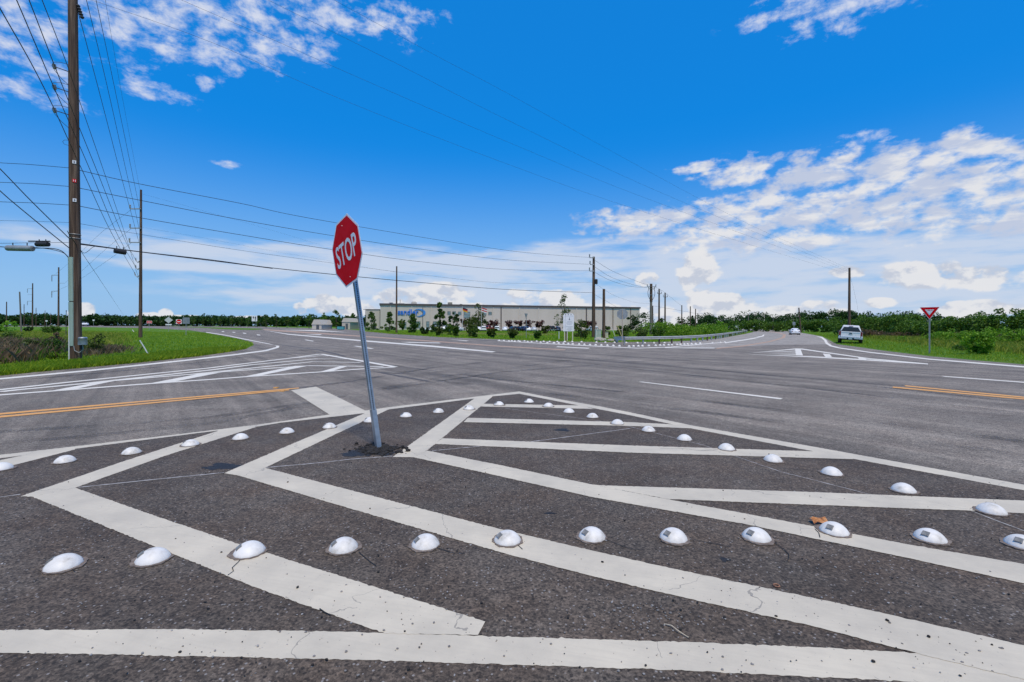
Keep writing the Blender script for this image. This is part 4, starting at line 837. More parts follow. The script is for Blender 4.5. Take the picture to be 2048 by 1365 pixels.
std_pole('utility_pole', 'first of two dark poles with paired insulators right of the double cross arm pole', 1318, 578.5, 125, .28, .2, arms=[(582, -4.5, 4.5, 'thin'), (588, -4, 4, 'cross')])
std_pole('utility_pole', 'second of two dark poles with paired insulators right of the double cross arm pole', 1330, 586, 140, .28, .2, arms=[(589, -4.5, 4.5, 'thin'), (594.5, -4, 4, 'cross')])
for i, (u, vt, Y) in enumerate(((1305.5, 612, 190), (1363.5, 611, 175), (1380.5, 613, 180), (1391, 618, 190), (1395.5, 627, 230))):
    std_pole('utility_pole', ['short dark pole half hidden behind the double cross arm pole', 'first slim far pole above the guardrail bank', 'second slim far pole above the guardrail bank', 'third slim far pole above the guardrail bank', 'shortest slim far pole above the guardrail bank'][i], u, vt, Y, .25, .18)
std_pole('utility_pole', 'tall plain dark pole rising behind the white pickup', 1698.5, 536, 84, .30, .20)
std_pole('utility_pole', 'leaning dark pole beside the white sedan', 1597.5, 616, 150, .26, .2, arms=[(628, -2, 2, 'thin')], ub=1602)
std_pole('utility_pole', 'thin pale pole at the bend of the side road', 1496.5, 630, 190, .22, .18, M_poleg)
std_pole('utility_pole', 'thin grey pole in the brush between the bend and the sedan', 1546, 634, 180, .16, .13, M_poleg)

# ================================================================== WIRES
def plan_dir(a, b): return Vector((a.x, a.y)), (Vector((b.x, b.y)) - Vector((a.x, a.y)))
def on_plan(u, v, A, D):
    x, y = unroll(u, v); k = x / F         # X = kY with (X, Y) = A + s D
    s_ = (k * A.y - A.x) / (D.x - k * D.y); Y = A.y + s_ * D.y
    return Vector((k * Y, Y, CH + y * Y / F))
def wire(label, pix, A, B, r=.02, name='utility_wire', group='overhead wires', cat='wire', mat=None):
    a, d = plan_dir(A, B); ps = [on_plan(u, v, a, d) for u, v in pix]
    # smooth through the points, spaced evenly
    o = ps[0].copy(); out = []
    P_ = [ps[0] * 2 - ps[1]] + ps + [ps[-1] * 2 - ps[-2]]
    for i in range(1, len(P_) - 2):
        for k in range(8):
            t_ = k / 8; p0, p1, p2, p3 = P_[i - 1], P_[i], P_[i + 1], P_[i + 2]
            out.append(.5 * ((2 * p1) + (p2 - p0) * t_ + (2 * p0 - 5 * p1 + 4 * p2 - p3) * t_ ** 2 + (3 * p1 - p0 - 3 * p2 + p3) * t_ ** 3) - o)
    out.append(ps[-1] - o)
    return tag(MB().tube(out, r * .66, 5, False).build(name, mat or M_wire, None, o), label, cat, group)
PA = pb.copy(); PC = GY(1187, 72); P2_ = GY(281, 61); PR = GY(1698.5, 84); PX = GY(1302, 102)
for lab, pts_, r in (('topmost of the wires from the thick pole to the tall dark pole', [(150, 339), (280, 368.5), (480, 407), (660, 444), (1024, 502.5), (1178, 515.5)], .022),
                   ('second wire down from the thick pole to the tall dark pole', [(150, 375), (280, 401), (480, 440), (660, 471), (850, 500), (1024, 521), (1178, 529)], .022),
                   ('third wire down from the thick pole to the tall dark pole', [(150, 411), (280, 436), (480, 470), (660, 499), (850, 525), (1024, 540), (1178, 542)], .022),
                   ('fourth faint wire down from the thick pole to the tall dark pole', [(155, 447), (280, 469), (480, 501), (660, 526), (850, 551), (1024, 567), (1186, 565)], .012),
                   ('lowest thick cable from the thick pole to the tall dark pole', [(155, 487), (280, 504), (420, 520), (545, 536.5), (715, 554), (870, 568), (1024, 580), (1187, 586)], .035)):
    wire(lab, pts_, PA, PC, r)
wire('short second cable bound under the lowest cable right of the thick pole', [(158, 489), (245, 500), (350, 513), (480, 529), (545, 537.5)], PA, PC, .03)
PL_ = Vector((-60, 24.5, 0))
for lab, pts_, r in (('topmost wire entering from the left frame edge to the thick pole', [(-60, 321), (0, 326), (60, 329.5), (147, 337)], .018), ('second wire from the left frame edge to the thick pole', [(-60, 362), (0, 365), (70, 368), (147, 374)], .018),
                   ('third wire from the left frame edge to the thick pole', [(-60, 401), (0, 404), (70, 406.5), (147, 411)], .018), ('faint fourth wire from the left frame edge to the thick pole', [(-60, 439), (0, 441.5), (70, 443), (147, 446)], .01)):
    wire(lab, pts_, PL_, PA, r)
PG = Vector((-30, 7, 0))
wire('upper of two thick guy cables slanting down to the thick pole from the left', [(-60, 280), (0, 338), (60, 400), (137, 476)], PG, PA, .03)
wire('lower of two thick guy cables slanting down to the thick pole from the left', [(-60, 322), (0, 382), (60, 433), (139, 497)], PG, PA, .03)
# line over the grass on the left
for lab, pts_, r in (('outermost left wire descending past the thick pole to the slim pole', [(-60, -85), (0, 17), (90, 180), (164, 340), (225, 470), (272, 551)], .022), ('second left wire descending past the thick pole to the slim pole', [(10, -50), (33, 0), (110, 180), (180, 340), (235, 470), (272, 536)], .022),
                   ('third left wire descending past the thick pole to the slim pole', [(35, -55), (58, 0), (130, 185), (195, 345), (245, 470), (272, 522)], .022), ('fourth wire descending past the thick pole to the slim pole', [(62, -55), (84, 0), (131, 121), (153, 185), (210, 350), (252, 475), (278, 560)], .02),
                   ('first wire right of the thick pole top running down to the slim pole', [(155.6, 22), (200, 190), (244, 359), (266, 440), (278, 486)], .022), ('second wire right of the thick pole top running down to the slim pole', [(160, -50), (172.8, 0), (216, 180), (256, 359), (270, 420), (278, 457)], .022),
                   ('third wire right of the thick pole top running down to the slim pole', [(180, -50), (192, 0), (230, 180), (267, 359), (279, 419)], .022), ('fourth faint wire right of the thick pole top running down to the slim pole', [(203, -50), (210.5, 0), (240, 170), (275, 355), (281, 385)], .012)):
    wire(lab, pts_, PA, P2_, r)
P3_ = GY(117, 118)
for lab, pts_ in (('upper faint wire from the slim pole to the davit arm pole', [(262, 420), (200, 468), (150, 516), (106, 553)]), ('middle faint wire from the slim pole to the davit arm pole', [(262, 458), (210, 500), (160, 545), (130, 566)]), ('lower faint wire from the slim pole to the davit arm pole', [(262, 487), (210, 525), (150, 565), (106, 585)])):
    wire(lab, pts_, P2_, P3_, .022)
wire('straight thin wire from the thick pole slanting down to the far tree line', [(158, 500), (200, 560), (257, 646)], PA, Vector((-200, 248, 0)), .016)
for lab, pts_ in (('faint wire from the slim pole toward the factory, upper', [(283, 388), (400, 420), (540, 460), (640, 490)]), ('faint wire from the slim pole toward the factory, lower', [(283, 455), (400, 475), (560, 505), (790, 545)])):
    wire(lab, pts_, P2_, GY(793, 110), .010)
# four wires high over the road
for lab, pts_ in (('lowest of four faint wires crossing the sky to the right pole', [(120, -20), (182, 0), (430, 88), (690, 202), (1024, 332), (1300, 428), (1644, 533), (1698, 548)]), ('second lowest of four faint wires crossing the sky to the right pole', [(300, -28), (362, 0), (560, 86), (750, 170), (1024, 288), (1300, 400), (1640, 524), (1698, 544)]),
                  ('third of four faint wires crossing the sky to the right pole', [(470, -32), (535, 0), (800, 131), (1024, 245), (1320, 385), (1640, 518), (1698, 541)]), ('highest of four faint wires crossing the sky to the right pole', [(600, -35), (667, 0), (880, 116), (1024, 192), (1300, 345), (1500, 450), (1644, 514), (1698, 538)])):
    wire(lab, pts_, PA, PR, .010)
for lab, pts_, r in (('top wire from the tall dark pole to the double cross arm pole', [(1189, 521), (1230, 545), (1290, 569), (1302, 570)], .03), ('middle wire from the tall dark pole to the double cross arm pole', [(1189, 534), (1225, 556), (1270, 571), (1294, 575)], .03), ('lower wire from the tall dark pole to the double cross arm pole', [(1189, 545), (1220, 561), (1260, 573), (1294, 576)], .03),
                   ('faint wire sagging from the dark box pole to the double cross arm pole', [(1189, 567), (1230, 592), (1270, 605), (1300, 608)], .018), ('thin cable from the tall dark pole over the factory roof corner', [(1190, 590), (1208, 600), (1240, 618), (1262, 628)], .022)):
    wire(lab, pts_, PC, PX, r)
for lab, pts_, B_ in (('left wire along the row of poles right of the factory', [(1310, 574), (1322, 580), (1333, 588), (1350, 602), (1363, 612)], GY(1363.5, 175)), ('low cable along the far slim poles over the guardrail bank', [(1305, 612), (1363, 622), (1400, 628), (1470, 631), (1540, 632), (1597, 626)], GY(1597.5, 150))):
    wire(lab, pts_, PX, B_, .03)
wire('thin guy wire on the right side of the pole behind the pickup', [(1699, 545), (1712, 600), (1722, 655)], PR, PR + Vector((3.5, 3, 0)), .012)
# splice cases hanging on the cable
def capsule(name, label, u0, u1, v0, v1, r, mat, B_, group):
    a_, d = plan_dir(PA, B_); p, q = on_plan(u0, v0, a_, d), on_plan(u1, v1, a_, d); ax = (q - p)
    t_ = thing(name, label, 'cable closure', (p + q) / 2, 0, group); h = ax * .5
    MB().tube([-h, -h * .96, -h * .3, h * .3, h * .96, h], [r * .7, r, r * 1.03, r * 1.03, r, r * .7], 14).build('case', mat, t_, smooth=40)
    for k in (-.55, .55): MB().tube([h * k + Vector((0, 0, r)), h * k + Vector((0, 0, r + .12))], .02, 6).build('hanger', M_dark, t_)
    return t_
wire('thick dark cable leaving the thick pole to the left through the white closure', [(-60, 490), (0, 494), (60, 496.5), (100, 497), (122, 502), (138, 516)], PL_, PA, .03)
wire('thin upper cable leaving the thick pole to the left', [(-60, 485), (0, 487), (60, 486), (137, 485.5)], PL_, PA, .014)
wire('lower curved cable drooping from the dark bundle into the green cable guard', [(66, 495), (95, 498), (118, 503), (131, 509), (137, 517)], PL_, PA, .022)
capsule('splice_closure', 'long white and black cable closure left of the thick pole', 14, 66, 496.5, 497.5, .13, M_alum, PL_ + Vector((0, 0, 0)), 'cable closures')
tt = capsule('splice_closure', 'dark boxy cable bundle clamp just left of the thick pole', 73, 97, 489, 489, .11, M_dark, PL_, 'cable closures')
MB().box((-.15, 0, .14), (1.0, .05, .05)).build('support_bar', M_dark, tt)
capsule('splice_closure', 'dark cable closure hanging right of the thick pole', 228, 252, 501.5, 505.5, .12, M_dark, PC, 'cable closures')
wire('loose cable loop hanging at the right side of the thick pole', [(160, 494), (161, 500), (168, 506.5), (176, 503), (184, 496), (192, 492.5)], PA, PC, .016)

# ================================================================== FACTORY
M_wall = nmat('beige metal wall', [(.50, .455, .375), (.56, .51, .43)], .25, 5, .65, stretch=(1, 1, .25))
M_wall2 = nmat('paler metal wall', [(.56, .51, .43), (.61, .56, .48)], .3, 5, .65)
M_trim = bsdf('dark roof trim', (.075, .065, .06), .6)[0]
M_win = nmat('greenish window glass', [(.10, .17, .165), (.26, .34, .33)], .6, 3, .12, spec=.8)
M_winf = bsdf('window frame', (.09, .10, .105), .5)[0]
M_blue = bsdf('blue sign letters', (.02, .17, .62), .45)[0]
M_blue2 = bsdf('mid blue swoosh', (.05, .25, .62), .45)[0]
FL = GY(760.5, 205); FL.x += 0; FR = GY(1279, 235)
fdir = (FR - FL); FLEN = fdir.length; fdir.normalize(); fnrm = Vector((fdir.y, -fdir.x, 0))    # towards the road
fac = thing('factory', 'long beige flat roofed factory with blue lettering on its front', 'factory', FL, math.atan2(fdir.y, fdir.x))
FH = P(760.5, 609.5, 205).z
def fx_(u):
    k = (u - CX) / F; s_ = (k * FL.y - FL.x) / (fdir.x - k * fdir.y); return s_
def fz(u, v):
    s_ = fx_(u); Y = FL.y + fdir.y * s_; return P(u, v, Y).z
MB().box((FLEN / 2, 40, FH / 2), (FLEN, 80, FH)).build('wall', M_wall, fac)
MB().box((FLEN / 2, 39.9, FH + .15), (FLEN + .8, 80.6, .75)).build('roof_edge', M_trim, fac)
for i, (u, mt, wd) in enumerate(((781, M_wall2, .25), (823.5, M_wall2, .25), (862, M_wall2, .25), (986, M_wall2, .25), (1002, M_trim, .45), (1039, M_wall2, .28), (1077, M_wall2, .28), (1153, M_wall2, .28), (1172.5, M_trim, .45), (1225.6, M_trim, .25), (1261, M_trim, .25))):
    MB().box((fx_(u), -.12, FH / 2 - .15), (wd, .24, FH - .5)).build('downspout' if mt is M_trim else 'panel_joint', mt, fac)
def win(u0, u1, v0, v1, name='window', mull=True):
    x0, x1 = fx_(u0), fx_(u1); z1, z0 = fz(u0, v0), max(.6, fz(u0, v1)); f = MB(); wd = x1 - x0; b_ = .09
    for (cx_, cz, sx_, sz) in (((x0 + x1) / 2, z1, wd + b_, b_), ((x0 + x1) / 2, z0, wd + b_, b_), (x0, (z0 + z1) / 2, b_, z1 - z0 - b_), (x1, (z0 + z1) / 2, b_, z1 - z0 - b_)): f.box((cx_, -.06, cz), (sx_, .12, sz))
    if mull: f.box(((x0 + x1) / 2, -.05, (z0 + z1) / 2), (wd - b_, .08, .07))
    fr = f.build(name, M_winf, fac); MB().box(((x0 + x1) / 2, -.02, (z0 + z1) / 2), (wd, .04, z1 - z0)).build('pane', M_win, fr)
for q in ((895, 901, 623.5, 629.8), (905, 911.6, 623.5, 629.8), (916, 922.4, 624, 630), (927.5, 940, 624.2, 636), (966, 972.6, 624.5, 630), (976.7, 983.2, 624.5, 630), (831.6, 840.7, 643.5, 656), (852.5, 858.6, 643.5, 655.2), (866, 878.5, 643.5, 655.2), (885, 893, 644, 655.2)): win(*q)
win(806, 812.5, 645, 656.5, 'door', False)
# rooftop plant
MB().tube([(fx_(782), 4, FH), (fx_(782), 4, FH + .9), (fx_(782), 4, FH + 1.05), (fx_(782), 4, FH + 1.25)], [.75, .75, 1.0, .35], 14).build('roof_vent', M_wall2, fac)
MB().box((fx_(803), 6, FH + .75), (2.6, 2, .5)).tube([(fx_(800.6), 6, FH), (fx_(800.6), 6, FH + 2.6)], .16, 8).build('roof_stack', M_wall2, fac)
MB().box((fx_(829), 6, FH + .85), (2.4, 2, 1.2)).box((fx_(829), 6, FH + 1.6), (1.7, 1.4, .35)).build('roof_unit', M_wall2, fac)
MB().box((fx_(903), 6, FH + 1.0), (1.9, 1.8, 1.4)).build('roof_unit', M_olive and nmat('tan unit', [(.22, .2, .15), (.3, .28, .22)], 2), fac)
MB().box((fx_(924.5), 6, FH + .65), (.6, .6, .7)).box((fx_(927), 6, FH + .65), (.5, .6, .6)).build('roof_unit', M_trim, fac)
MB().box((fx_(1227.5), 8, FH + .8), (.9, 1, .6)).box((fx_(1231), 8, FH + .8), (.9, 1, .6)).box((fx_(1229), 8, FH + .45), (2.2, .2, .2)).build('roof_unit', M_wall2, fac)
# blue lettering and swoosh on the wall
x0, x1 = fx_(795.5), fx_(837); z1, z0 = fz(815, 619), fz(815, 630)
text_obj('lettering', 'sandler', x1 - x0, z1 - z0, Matrix.Translation(((x0 + x1) / 2, -.22, (z0 + z1) / 2)) @ Matrix.Rotation(R(90), 4, 'X'), M_blue, fac, .2, .022)
sw = MB(); n = 40; cx_, cz = (fx_(826) + fx_(851)) / 2, fz(840, 625.8); ax_, az_ = (fx_(851) - fx_(826)) / 2, (fz(840, 617.8) - fz(840, 633.2)) / 2
outl, inl = [], []
for k in range(n + 1):
    th = R(-120) + R(275) * k / n; outl.append((cx_ + ax_ * math.cos(th), -.1, cz + az_ * math.sin(th)))
    wk = math.sin(math.pi * k / n) ** .7; inl.append((cx_ - ax_ * .16 * wk + ax_ * (1 - .30 * wk) * math.cos(th), -.1, cz + az_ * (1 - .34 * wk) * math.sin(th)))
sw.prism(outl + inl[1:-1][::-1], (0, -.14, 0)); sw.build('swoosh', M_blue2, fac)
# low left wing, sheds
def shed(name, label, cat, u0, u1, vt, Y, dp, mat, gable=0.0, extra=None):
    a, b = GY(u0, Y), GY(u1, Y); wd = (b - a).x; h = P((u0 + u1) / 2, vt, Y).z; t_ = thing(name, label, cat, (a + b) / 2)
    he = h - gable; MB().box((0, dp / 2, he / 2), (wd, dp, he)).build('wall', mat, t_)
    if gable: MB().prism([(-wd / 2 - .2, -.2, he), (wd / 2 + .2, -.2, he), (wd * .28, -.2, h), (-wd * .28, -.2, h)], (0, dp + .4, 0)).build('roof', M_wall2, t_)
    else: MB().box((0, dp / 2, he + .1), (wd + .3, dp + .3, .3)).build('roof', M_trim, t_)
    MB().box((wd * .1, -.04, 1.3), (min(2.2, wd * .3), .1, 2.6)).build('door', M_winf, t_)
    return t_
shed('annex_building', 'lower beige wing at the left end of the factory', 'building', 732, 759.5, 620, 214, 30, M_wall)
shed('shed', 'pale trapezoid roofed shed between the row trees', 'shed', 624, 643, 639.5, 205, 12, M_wall2, 2.2)
shed('shed', 'grey gabled shed left of the conical evergreens', 'shed', 684, 700, 636.5, 212, 12, M_wall, 1.8)
tb = thing('dumpster', 'teal container standing before the gabled shed', 'container', GY(682, 190)); MB().box((0, 0, .75), (2.6, 1.6, 1.2)).build('bin', nmat('teal paint', [(.05, .26, .28), (.08, .34, .36)], 2), tb); MB().box((0, 0, 1.40), (2.7, 1.7, .1)).build('lid', M_dark, tb); MB().box((0, 0, .08), (2.2, 1.3, .14)).build('base', M_dark, tb)
def lamp(u, vt, Y, label, du):
    t_ = thing('lamp_post', label, 'lamp post', GY(u, Y)); h = P(u, vt, Y).z; MB().tube([(0, 0, 0), (0, 0, h)], [.14, .10], 8).build('post', M_trim, t_); MB().box((du / 2, 0, h), (abs(du) + .2, .3, .18)).build('lamp_head', M_trim, t_)
lamp(845.5, 614.5, 190, 'dark lamp post in front of the blue factory sign', 1.0); lamp(731, 619.5, 195, 'dark lamp post at the low left wing', -.8)
def flag(u, vt, Y, label, cols, w_, h_, vertical=False):
    t_ = thing('flagpole', label, 'flagpole', GY(u, Y)); h = P(u, vt, Y).z; MB().tube([(0, 0, 0), (0, 0, h)], [.08, .05], 8).build('pole', M_plate, t_)
    for i, m in enumerate(cols):
        mb = MB(); n_ = 8; zt_ = h - .5 - h_ * i / len(cols); zb2 = zt_ - h_ / len(cols); vs = []
        for k in range(n_ + 1):
            x = .05 + w_ * k / n_; y = .12 * math.sin(k * 1.1); dz = -.32 * x
            vs += [(x, y, zt_ + dz), (x, y, zb2 + dz)]
        mb.add(vs, [(2 * k, 2 * k + 1, 2 * k + 3, 2 * k + 2) for k in range(n_)]); mb.build('flag', m, t_)
M_fr, M_fg = bsdf('flag red', (.50, .02, .02), .8)[0], bsdf('flag gold', (.65, .38, .04), .8)[0]
flag(925, 612.5, 165, 'flagpole with a drooping black red and gold flag', [M_black, M_fr, M_fg], 1.7, 1.3)
M_fw, M_fb = bsdf('flag white', (.7, .66, .66), .8)[0], bsdf('flag blue', (.03, .05, .2), .8)[0]
flag(963, 612.5, 165, 'flagpole with a red and white striped flag beside the tall loose evergreen', [M_fr, M_fw, M_fr, M_fw], 1.8, 1.5)

# ================================================================== SIGNS AND STREET FURNITURE
def face_cam(p, turn=0.0): return math.atan2(-p.x, p.y) + R(turn)     # local -Y looks at the camera
RX = Matrix.Rotation(R(90), 4, 'X')
def yield_sign():
    b_ = G(1859, 707); t_ = thing('yield_sign', 'red and white triangular yield sign on a steel post at the right', 'yield sign', b_, face_cam(b_, -8)); Y = b_.y
    zt = P(1859, 614.5, Y).z; s_ = .98; h = s_ * .82
    def tri(k, y): c_ = zt - h * .36; return [((x * s_ / 2) * k, y, c_ + zz * k) for x, zz in ((-.97, h * .36), (.97, h * .36), (1.0, h * .33), (.045, -h * .62), (0, -h * .64), (-.045, -h * .62), (-1, h * .33))]
    f = MB().prism(tri(1, -.05), (0, .006, 0)).build('sign_face', M_signwhite, t_)
    MB().prism(tri(.92, -.0535), (0, .003, 0)).build('red_field', M_signred, f)
    MB().prism(tri(.45, -.0565), (0, .0025, 0)).build('white_field', M_signwhite, f)
    text_obj('lettering', 'YIELD', .30, .075, Matrix.Translation((0, -.0585, zt - h * .27)) @ RX, M_signred, f, .001, .02)
    mb = MB()
    for x in (-.026, .026): mb.box((x, -.02, (zt - .1) / 2 - .1), (.016, .04, zt + .1))
    mb.box((0, .01, (zt - .1) / 2 - .1), (.05, .012, zt + .1)); mb.build('post', M_rail, t_)
yield_sign()
def oct_back(u, vc, vb, r, label, cat='stop sign'):
    b_ = G(u, vb); t_ = thing('stop_sign', label, cat, b_, face_cam(b_, 6)); z = P(u, vc, b_.y).z
    MB().prism([(r / math.cos(R(22.5)) * math.cos(R(22.5 + 45 * k)), .03, z + r / math.cos(R(22.5)) * math.sin(R(22.5 + 45 * k))) for k in range(8)], (0, .006, 0)).build('sign_back', M_alum, t_)
    MB().box((0, 0, (z + r) / 2 - .1), (.07, .05, z + r)).build('post', nmat('weathered post', [(.30, .26, .21), (.42, .37, .30)], 4), t_)
oct_back(1244.5, 628.5, 691, .46, 'grey back of an octagonal sign on a thin post by the guardrail start')
# grey inverted triangle seen from behind
b_ = G(1052.5, 677.5); t = thing('yield_sign', 'grey back of a triangular sign on a thin post before the purple red trees', 'yield sign', b_, face_cam(b_, 62)); z = P(1052, 627.5, b_.y).z
MB().prism([(-.46, .03, z), (.46, .03, z), (0, .03, z - .80)], (0, .006, 0)).build('sign_back', M_alum, t); MB().box((0, 0, z / 2 - .1), (.06, .05, z)).build('post', M_galvd, t)
# left group of signs
def panel_sign(name, label, u, vb, vt, wpx, hpx, Y=None, mat=M_signwhite, diamond=False, lean=0.0, posts=1, turn=0):
    b_ = G(u, vb) if Y is None else GY(u, Y); Y = b_.y; t_ = thing(name, label, 'road sign', b_, face_cam(b_, turn)); z = P(u, vt, Y).z; w_, h_ = wpx * Y / F, hpx * Y / F; c_ = z - h_ / 2
    if diamond: poly = [(0, -.05, z), (w_ / 2, -.05, c_), (0, -.05, z - h_), (-w_ / 2, -.05, c_)]
    else: poly = [(-w_ / 2, -.05, z), (w_ / 2, -.05, z), (w_ / 2, -.05, z - h_), (-w_ / 2, -.05, z - h_)]
    f = MB().prism(poly, (0, .01, 0)).build('sign_face', mat, t_)
    for i in range(posts):
        x = 0 if posts == 1 else (-.3 + .6 * i) * w_
        MB().tube([(x + lean, 0, -.1), (x, 0, z - .05)], .05, 6).build('post', M_galvd, t_)
    return t_, f, w_, h_, c_
t, f, w_, h_, c_ = panel_sign('road_sign', 'white diamond sign with a small plate below it on the far left', 337, 663.5, 634, 14, 13, mat=nmat('faded white sign', [(.50, .52, .50), (.60, .62, .60)], 3), diamond=True)
MB().box((0, -.05, c_ - h_ * .5 - .35), (w_ * .72, .01, .32)).build('plate', M_signwhite, t)
def disc(mb, r, y, c_, n=24): return mb.prism([(r * math.cos(2 * math.pi * k / n), y, c_ + r * math.sin(2 * math.pi * k / n)) for k in range(n)], (0, .004, 0))
t, f, w_, h_, c_ = panel_sign('road_sign', 'white square sign with a red disc and white bar right of the diamond sign', 357.7, 661.5, 639.3, 9.6, 9)
disc(MB(), w_ * .45, -.056, c_).build('red_disc', M_signred, f); MB().box((0, -.060, c_), (w_ * .62, .004, h_ * .15)).build('white_bar', M_signwhite, f)
t, f, w_, h_, c_ = panel_sign('road_sign', 'grey back of a rectangular sign on a leaning post', 372, 671, 635.5, 12.5, 12.5, mat=M_alum, turn=20); MB().box((0, -.07, c_), (.09, .05, h_)).build('stiffener', M_galvd, f)
t, f, w_, h_, c_ = panel_sign('road_sign', 'small red and white wrong way sign far behind the slim pole', 298.6, 660.8, 642, 8.6, 5.4, mat=M_signwhite); MB().box((0, -.056, c_), (w_ * .9, .004, h_ * .82)).build('red_field', M_signred, f); MB().box((0, -.061, c_), (w_ * .62, .004, h_ * .2)).build('white_bar', M_signwhite, f)
t, f, w_, h_, c_ = panel_sign('road_sign', 'white two arrow sign on twin posts at the median nose', 508.8, 658.2, 632, 9.6, 11, posts=2)
for s_ in (-1, 1):
    a_ = [(.10, -.42), (.22, -.42), (.22, .02), (.34, .02), (.20, .42), (.02, .10), (.10, .04)] if s_ > 0 else [(-.12, -.02), (-.24, -.02), (-.24, .16), (-.36, .16), (-.2, .44), (-.04, .16), (-.12, .16)]
    MB().prism([(x * w_, -.054, c_ + zz * h_) for x, zz in a_], (0, .003, 0)).build('arrow', M_black, f)
for u, v, lab in ((93, 642.5, 'small pale sign before the tree line left of the thick pole'), (187, 641, 'small pale sign before the tree line right of the thick pole')):
    panel_sign('road_sign', lab, u, 0, v - 1.4, 3, 2.6, Y=240)
# white notice board on posts
b_ = G(1137, 682.5); Y = b_.y
t = thing('notice_board', 'white double sided notice board with a cut corner top on wooden posts', 'notice board', b_, face_cam(b_, 0)); z1, z0 = P(1137, 627.5, Y).z, P(1137, 663, Y).z; w_ = 21.5 * Y / F; c5 = .22
def brd(y): return [(-w_ / 2, y, z0), (w_ / 2, y, z0), (w_ / 2, y, z1 - c5), (w_ / 2 - c5 * .7, y, z1), (-w_ / 2 + c5 * .7, y, z1), (-w_ / 2, y, z1 - c5)]
f = MB().prism(brd(-.12), (0, .05, 0)).build('board', M_signwhite, t)
M_gr = bsdf('grey print', (.30, .34, .40), .6)[0]
MB().box((-w_ * .31, -.123, (z0 + z1) / 2 - .1), (.022, .004, (z1 - z0) * .84)).build('edge_line', M_gr, f)
MB().box((w_ * .08, -.123, z1 - c5 - .08), (w_ * .80, .004, .02)).build('top_line', M_gr, f)
MB().prism([(w_ * .02, -.1205, z1 - c5 - .52), (w_ * .14, -.1205, z1 - c5 - .52), (w_ * .10, -.1205, z1 - c5 - .34), (w_ * .08, -.1205, z1 - c5 - .13), (w_ * .06, -.1205, z1 - c5 - .34)], (0, -.004, 0)).build('emblem', bsdf('slate print', (.08, .11, .16), .6)[0], f)
mb = MB()
for k, ww in enumerate((.48, .60, .42, .0, .66, .36, .52, .30)):
    if ww: mb.box((w_ * .08, -.1225, z1 - c5 - .72 - k * .14), (w_ * ww, .003, .035))
mb.build('print_lines', M_gr, f)
mb = MB()
for x in (-.28, -.02, .22): mb.box((w_ * x, -.123, z1 - .14), (.10, .004, .09))
mb.build('top_marks', bsdf('dark marks', (.05, .05, .05), .6)[0], f)
for x in (-.36, -.12, .38): MB().box((w_ * x, -.06, (z0 + .4) / 2 - .1), (.10, .08, z0 + .6)).build('post', nmat('pale painted post', [(.55, .50, .38), (.68, .63, .5)], 4), t)
MB().box((-w_ * .22, .05, z0 / 2), (.14, .10, z0 + .5)).build('rear_post', nmat('brown post', [(.10, .05, .025), (.17, .09, .05)], 5), t)
# guardrail
def guardrail():
    path_px = [(1249, 690.5), (1300, 689.2), (1350, 687.5), (1400, 683.8), (1435, 678.6), (1462, 673), (1482, 668.2), (1494, 664.6)]
    pts_ = [G(*p) for p in path_px]; b_ = pts_[0].copy(); t_ = thing('guardrail', 'galvanised steel guardrail curving along the side road', 'guardrail', b_)
    sp = []
    for i in range(len(pts_) - 1):
        p0, p1, p2, p3 = pts_[max(i - 1, 0)], pts_[i], pts_[i + 1], pts_[min(i + 2, len(pts_) - 1)]
        for k in range(8):
            q = k / 8; sp.append(.5 * (2 * p1 + (p2 - p0) * q + (2 * p0 - 5 * p1 + 4 * p2 - p3) * q * q + (3 * p1 - p0 - 3 * p2 + p3) * q ** 3) - b_)
    sp.append(pts_[-1] - b_)
    prof = [(.00, -.14), (-.07, -.10), (-.07, -.04), (.0, 0.0), (-.07, .04), (-.07, .10), (.0, .14)]
    mb = MB(); vs = []; m_ = len(prof)
    for i, p in enumerate(sp):
        d = (sp[min(i + 1, len(sp) - 1)] - sp[max(i - 1, 0)]).normalized(); n_ = Vector((-d.y, d.x, 0))
        if n_.dot(p + b_) < 0: n_ = -n_
        vs += [p + n_ * a_ + Vector((0, 0, .60 + zz)) for a_, zz in prof]
    mb.add(vs, [(i * m_ + k, i * m_ + k + 1, (i + 1) * m_ + k + 1, (i + 1) * m_ + k) for i in range(len(sp) - 1) for k in range(m_ - 1)]); mb.build('rail', M_rail, t_)
    acc = 0; last = sp[0]
    for p in sp:
        acc += (p - last).length; last = p
        if acc > 1.9 or p is sp[0]:
            acc = 0; d = Vector((p.x + b_.x, p.y + b_.y, 0)).normalized(); MB().box(p + d * .12 + Vector((0, 0, .36)), (.12, .15, .76)).build('post', M_trunk if random.random() < .4 else M_galvd, t_)
    e_ = G(1226, 683) - b_; h = sp[0]
    MB().prism([h + Vector((.1, 0, .78)), h + Vector((.1, 0, .42)), h.lerp(e_, .45) + Vector((0, 0, .30)), h.lerp(e_, .55) + Vector((0, 0, .02)), e_ + Vector((0.25, 0, .0)), e_ + Vector((0, 0, .48)), h.lerp(e_, .6) + Vector((0, 0, .66))], (0, .08, 0)).build('end_terminal', M_rail, t_)
guardrail()
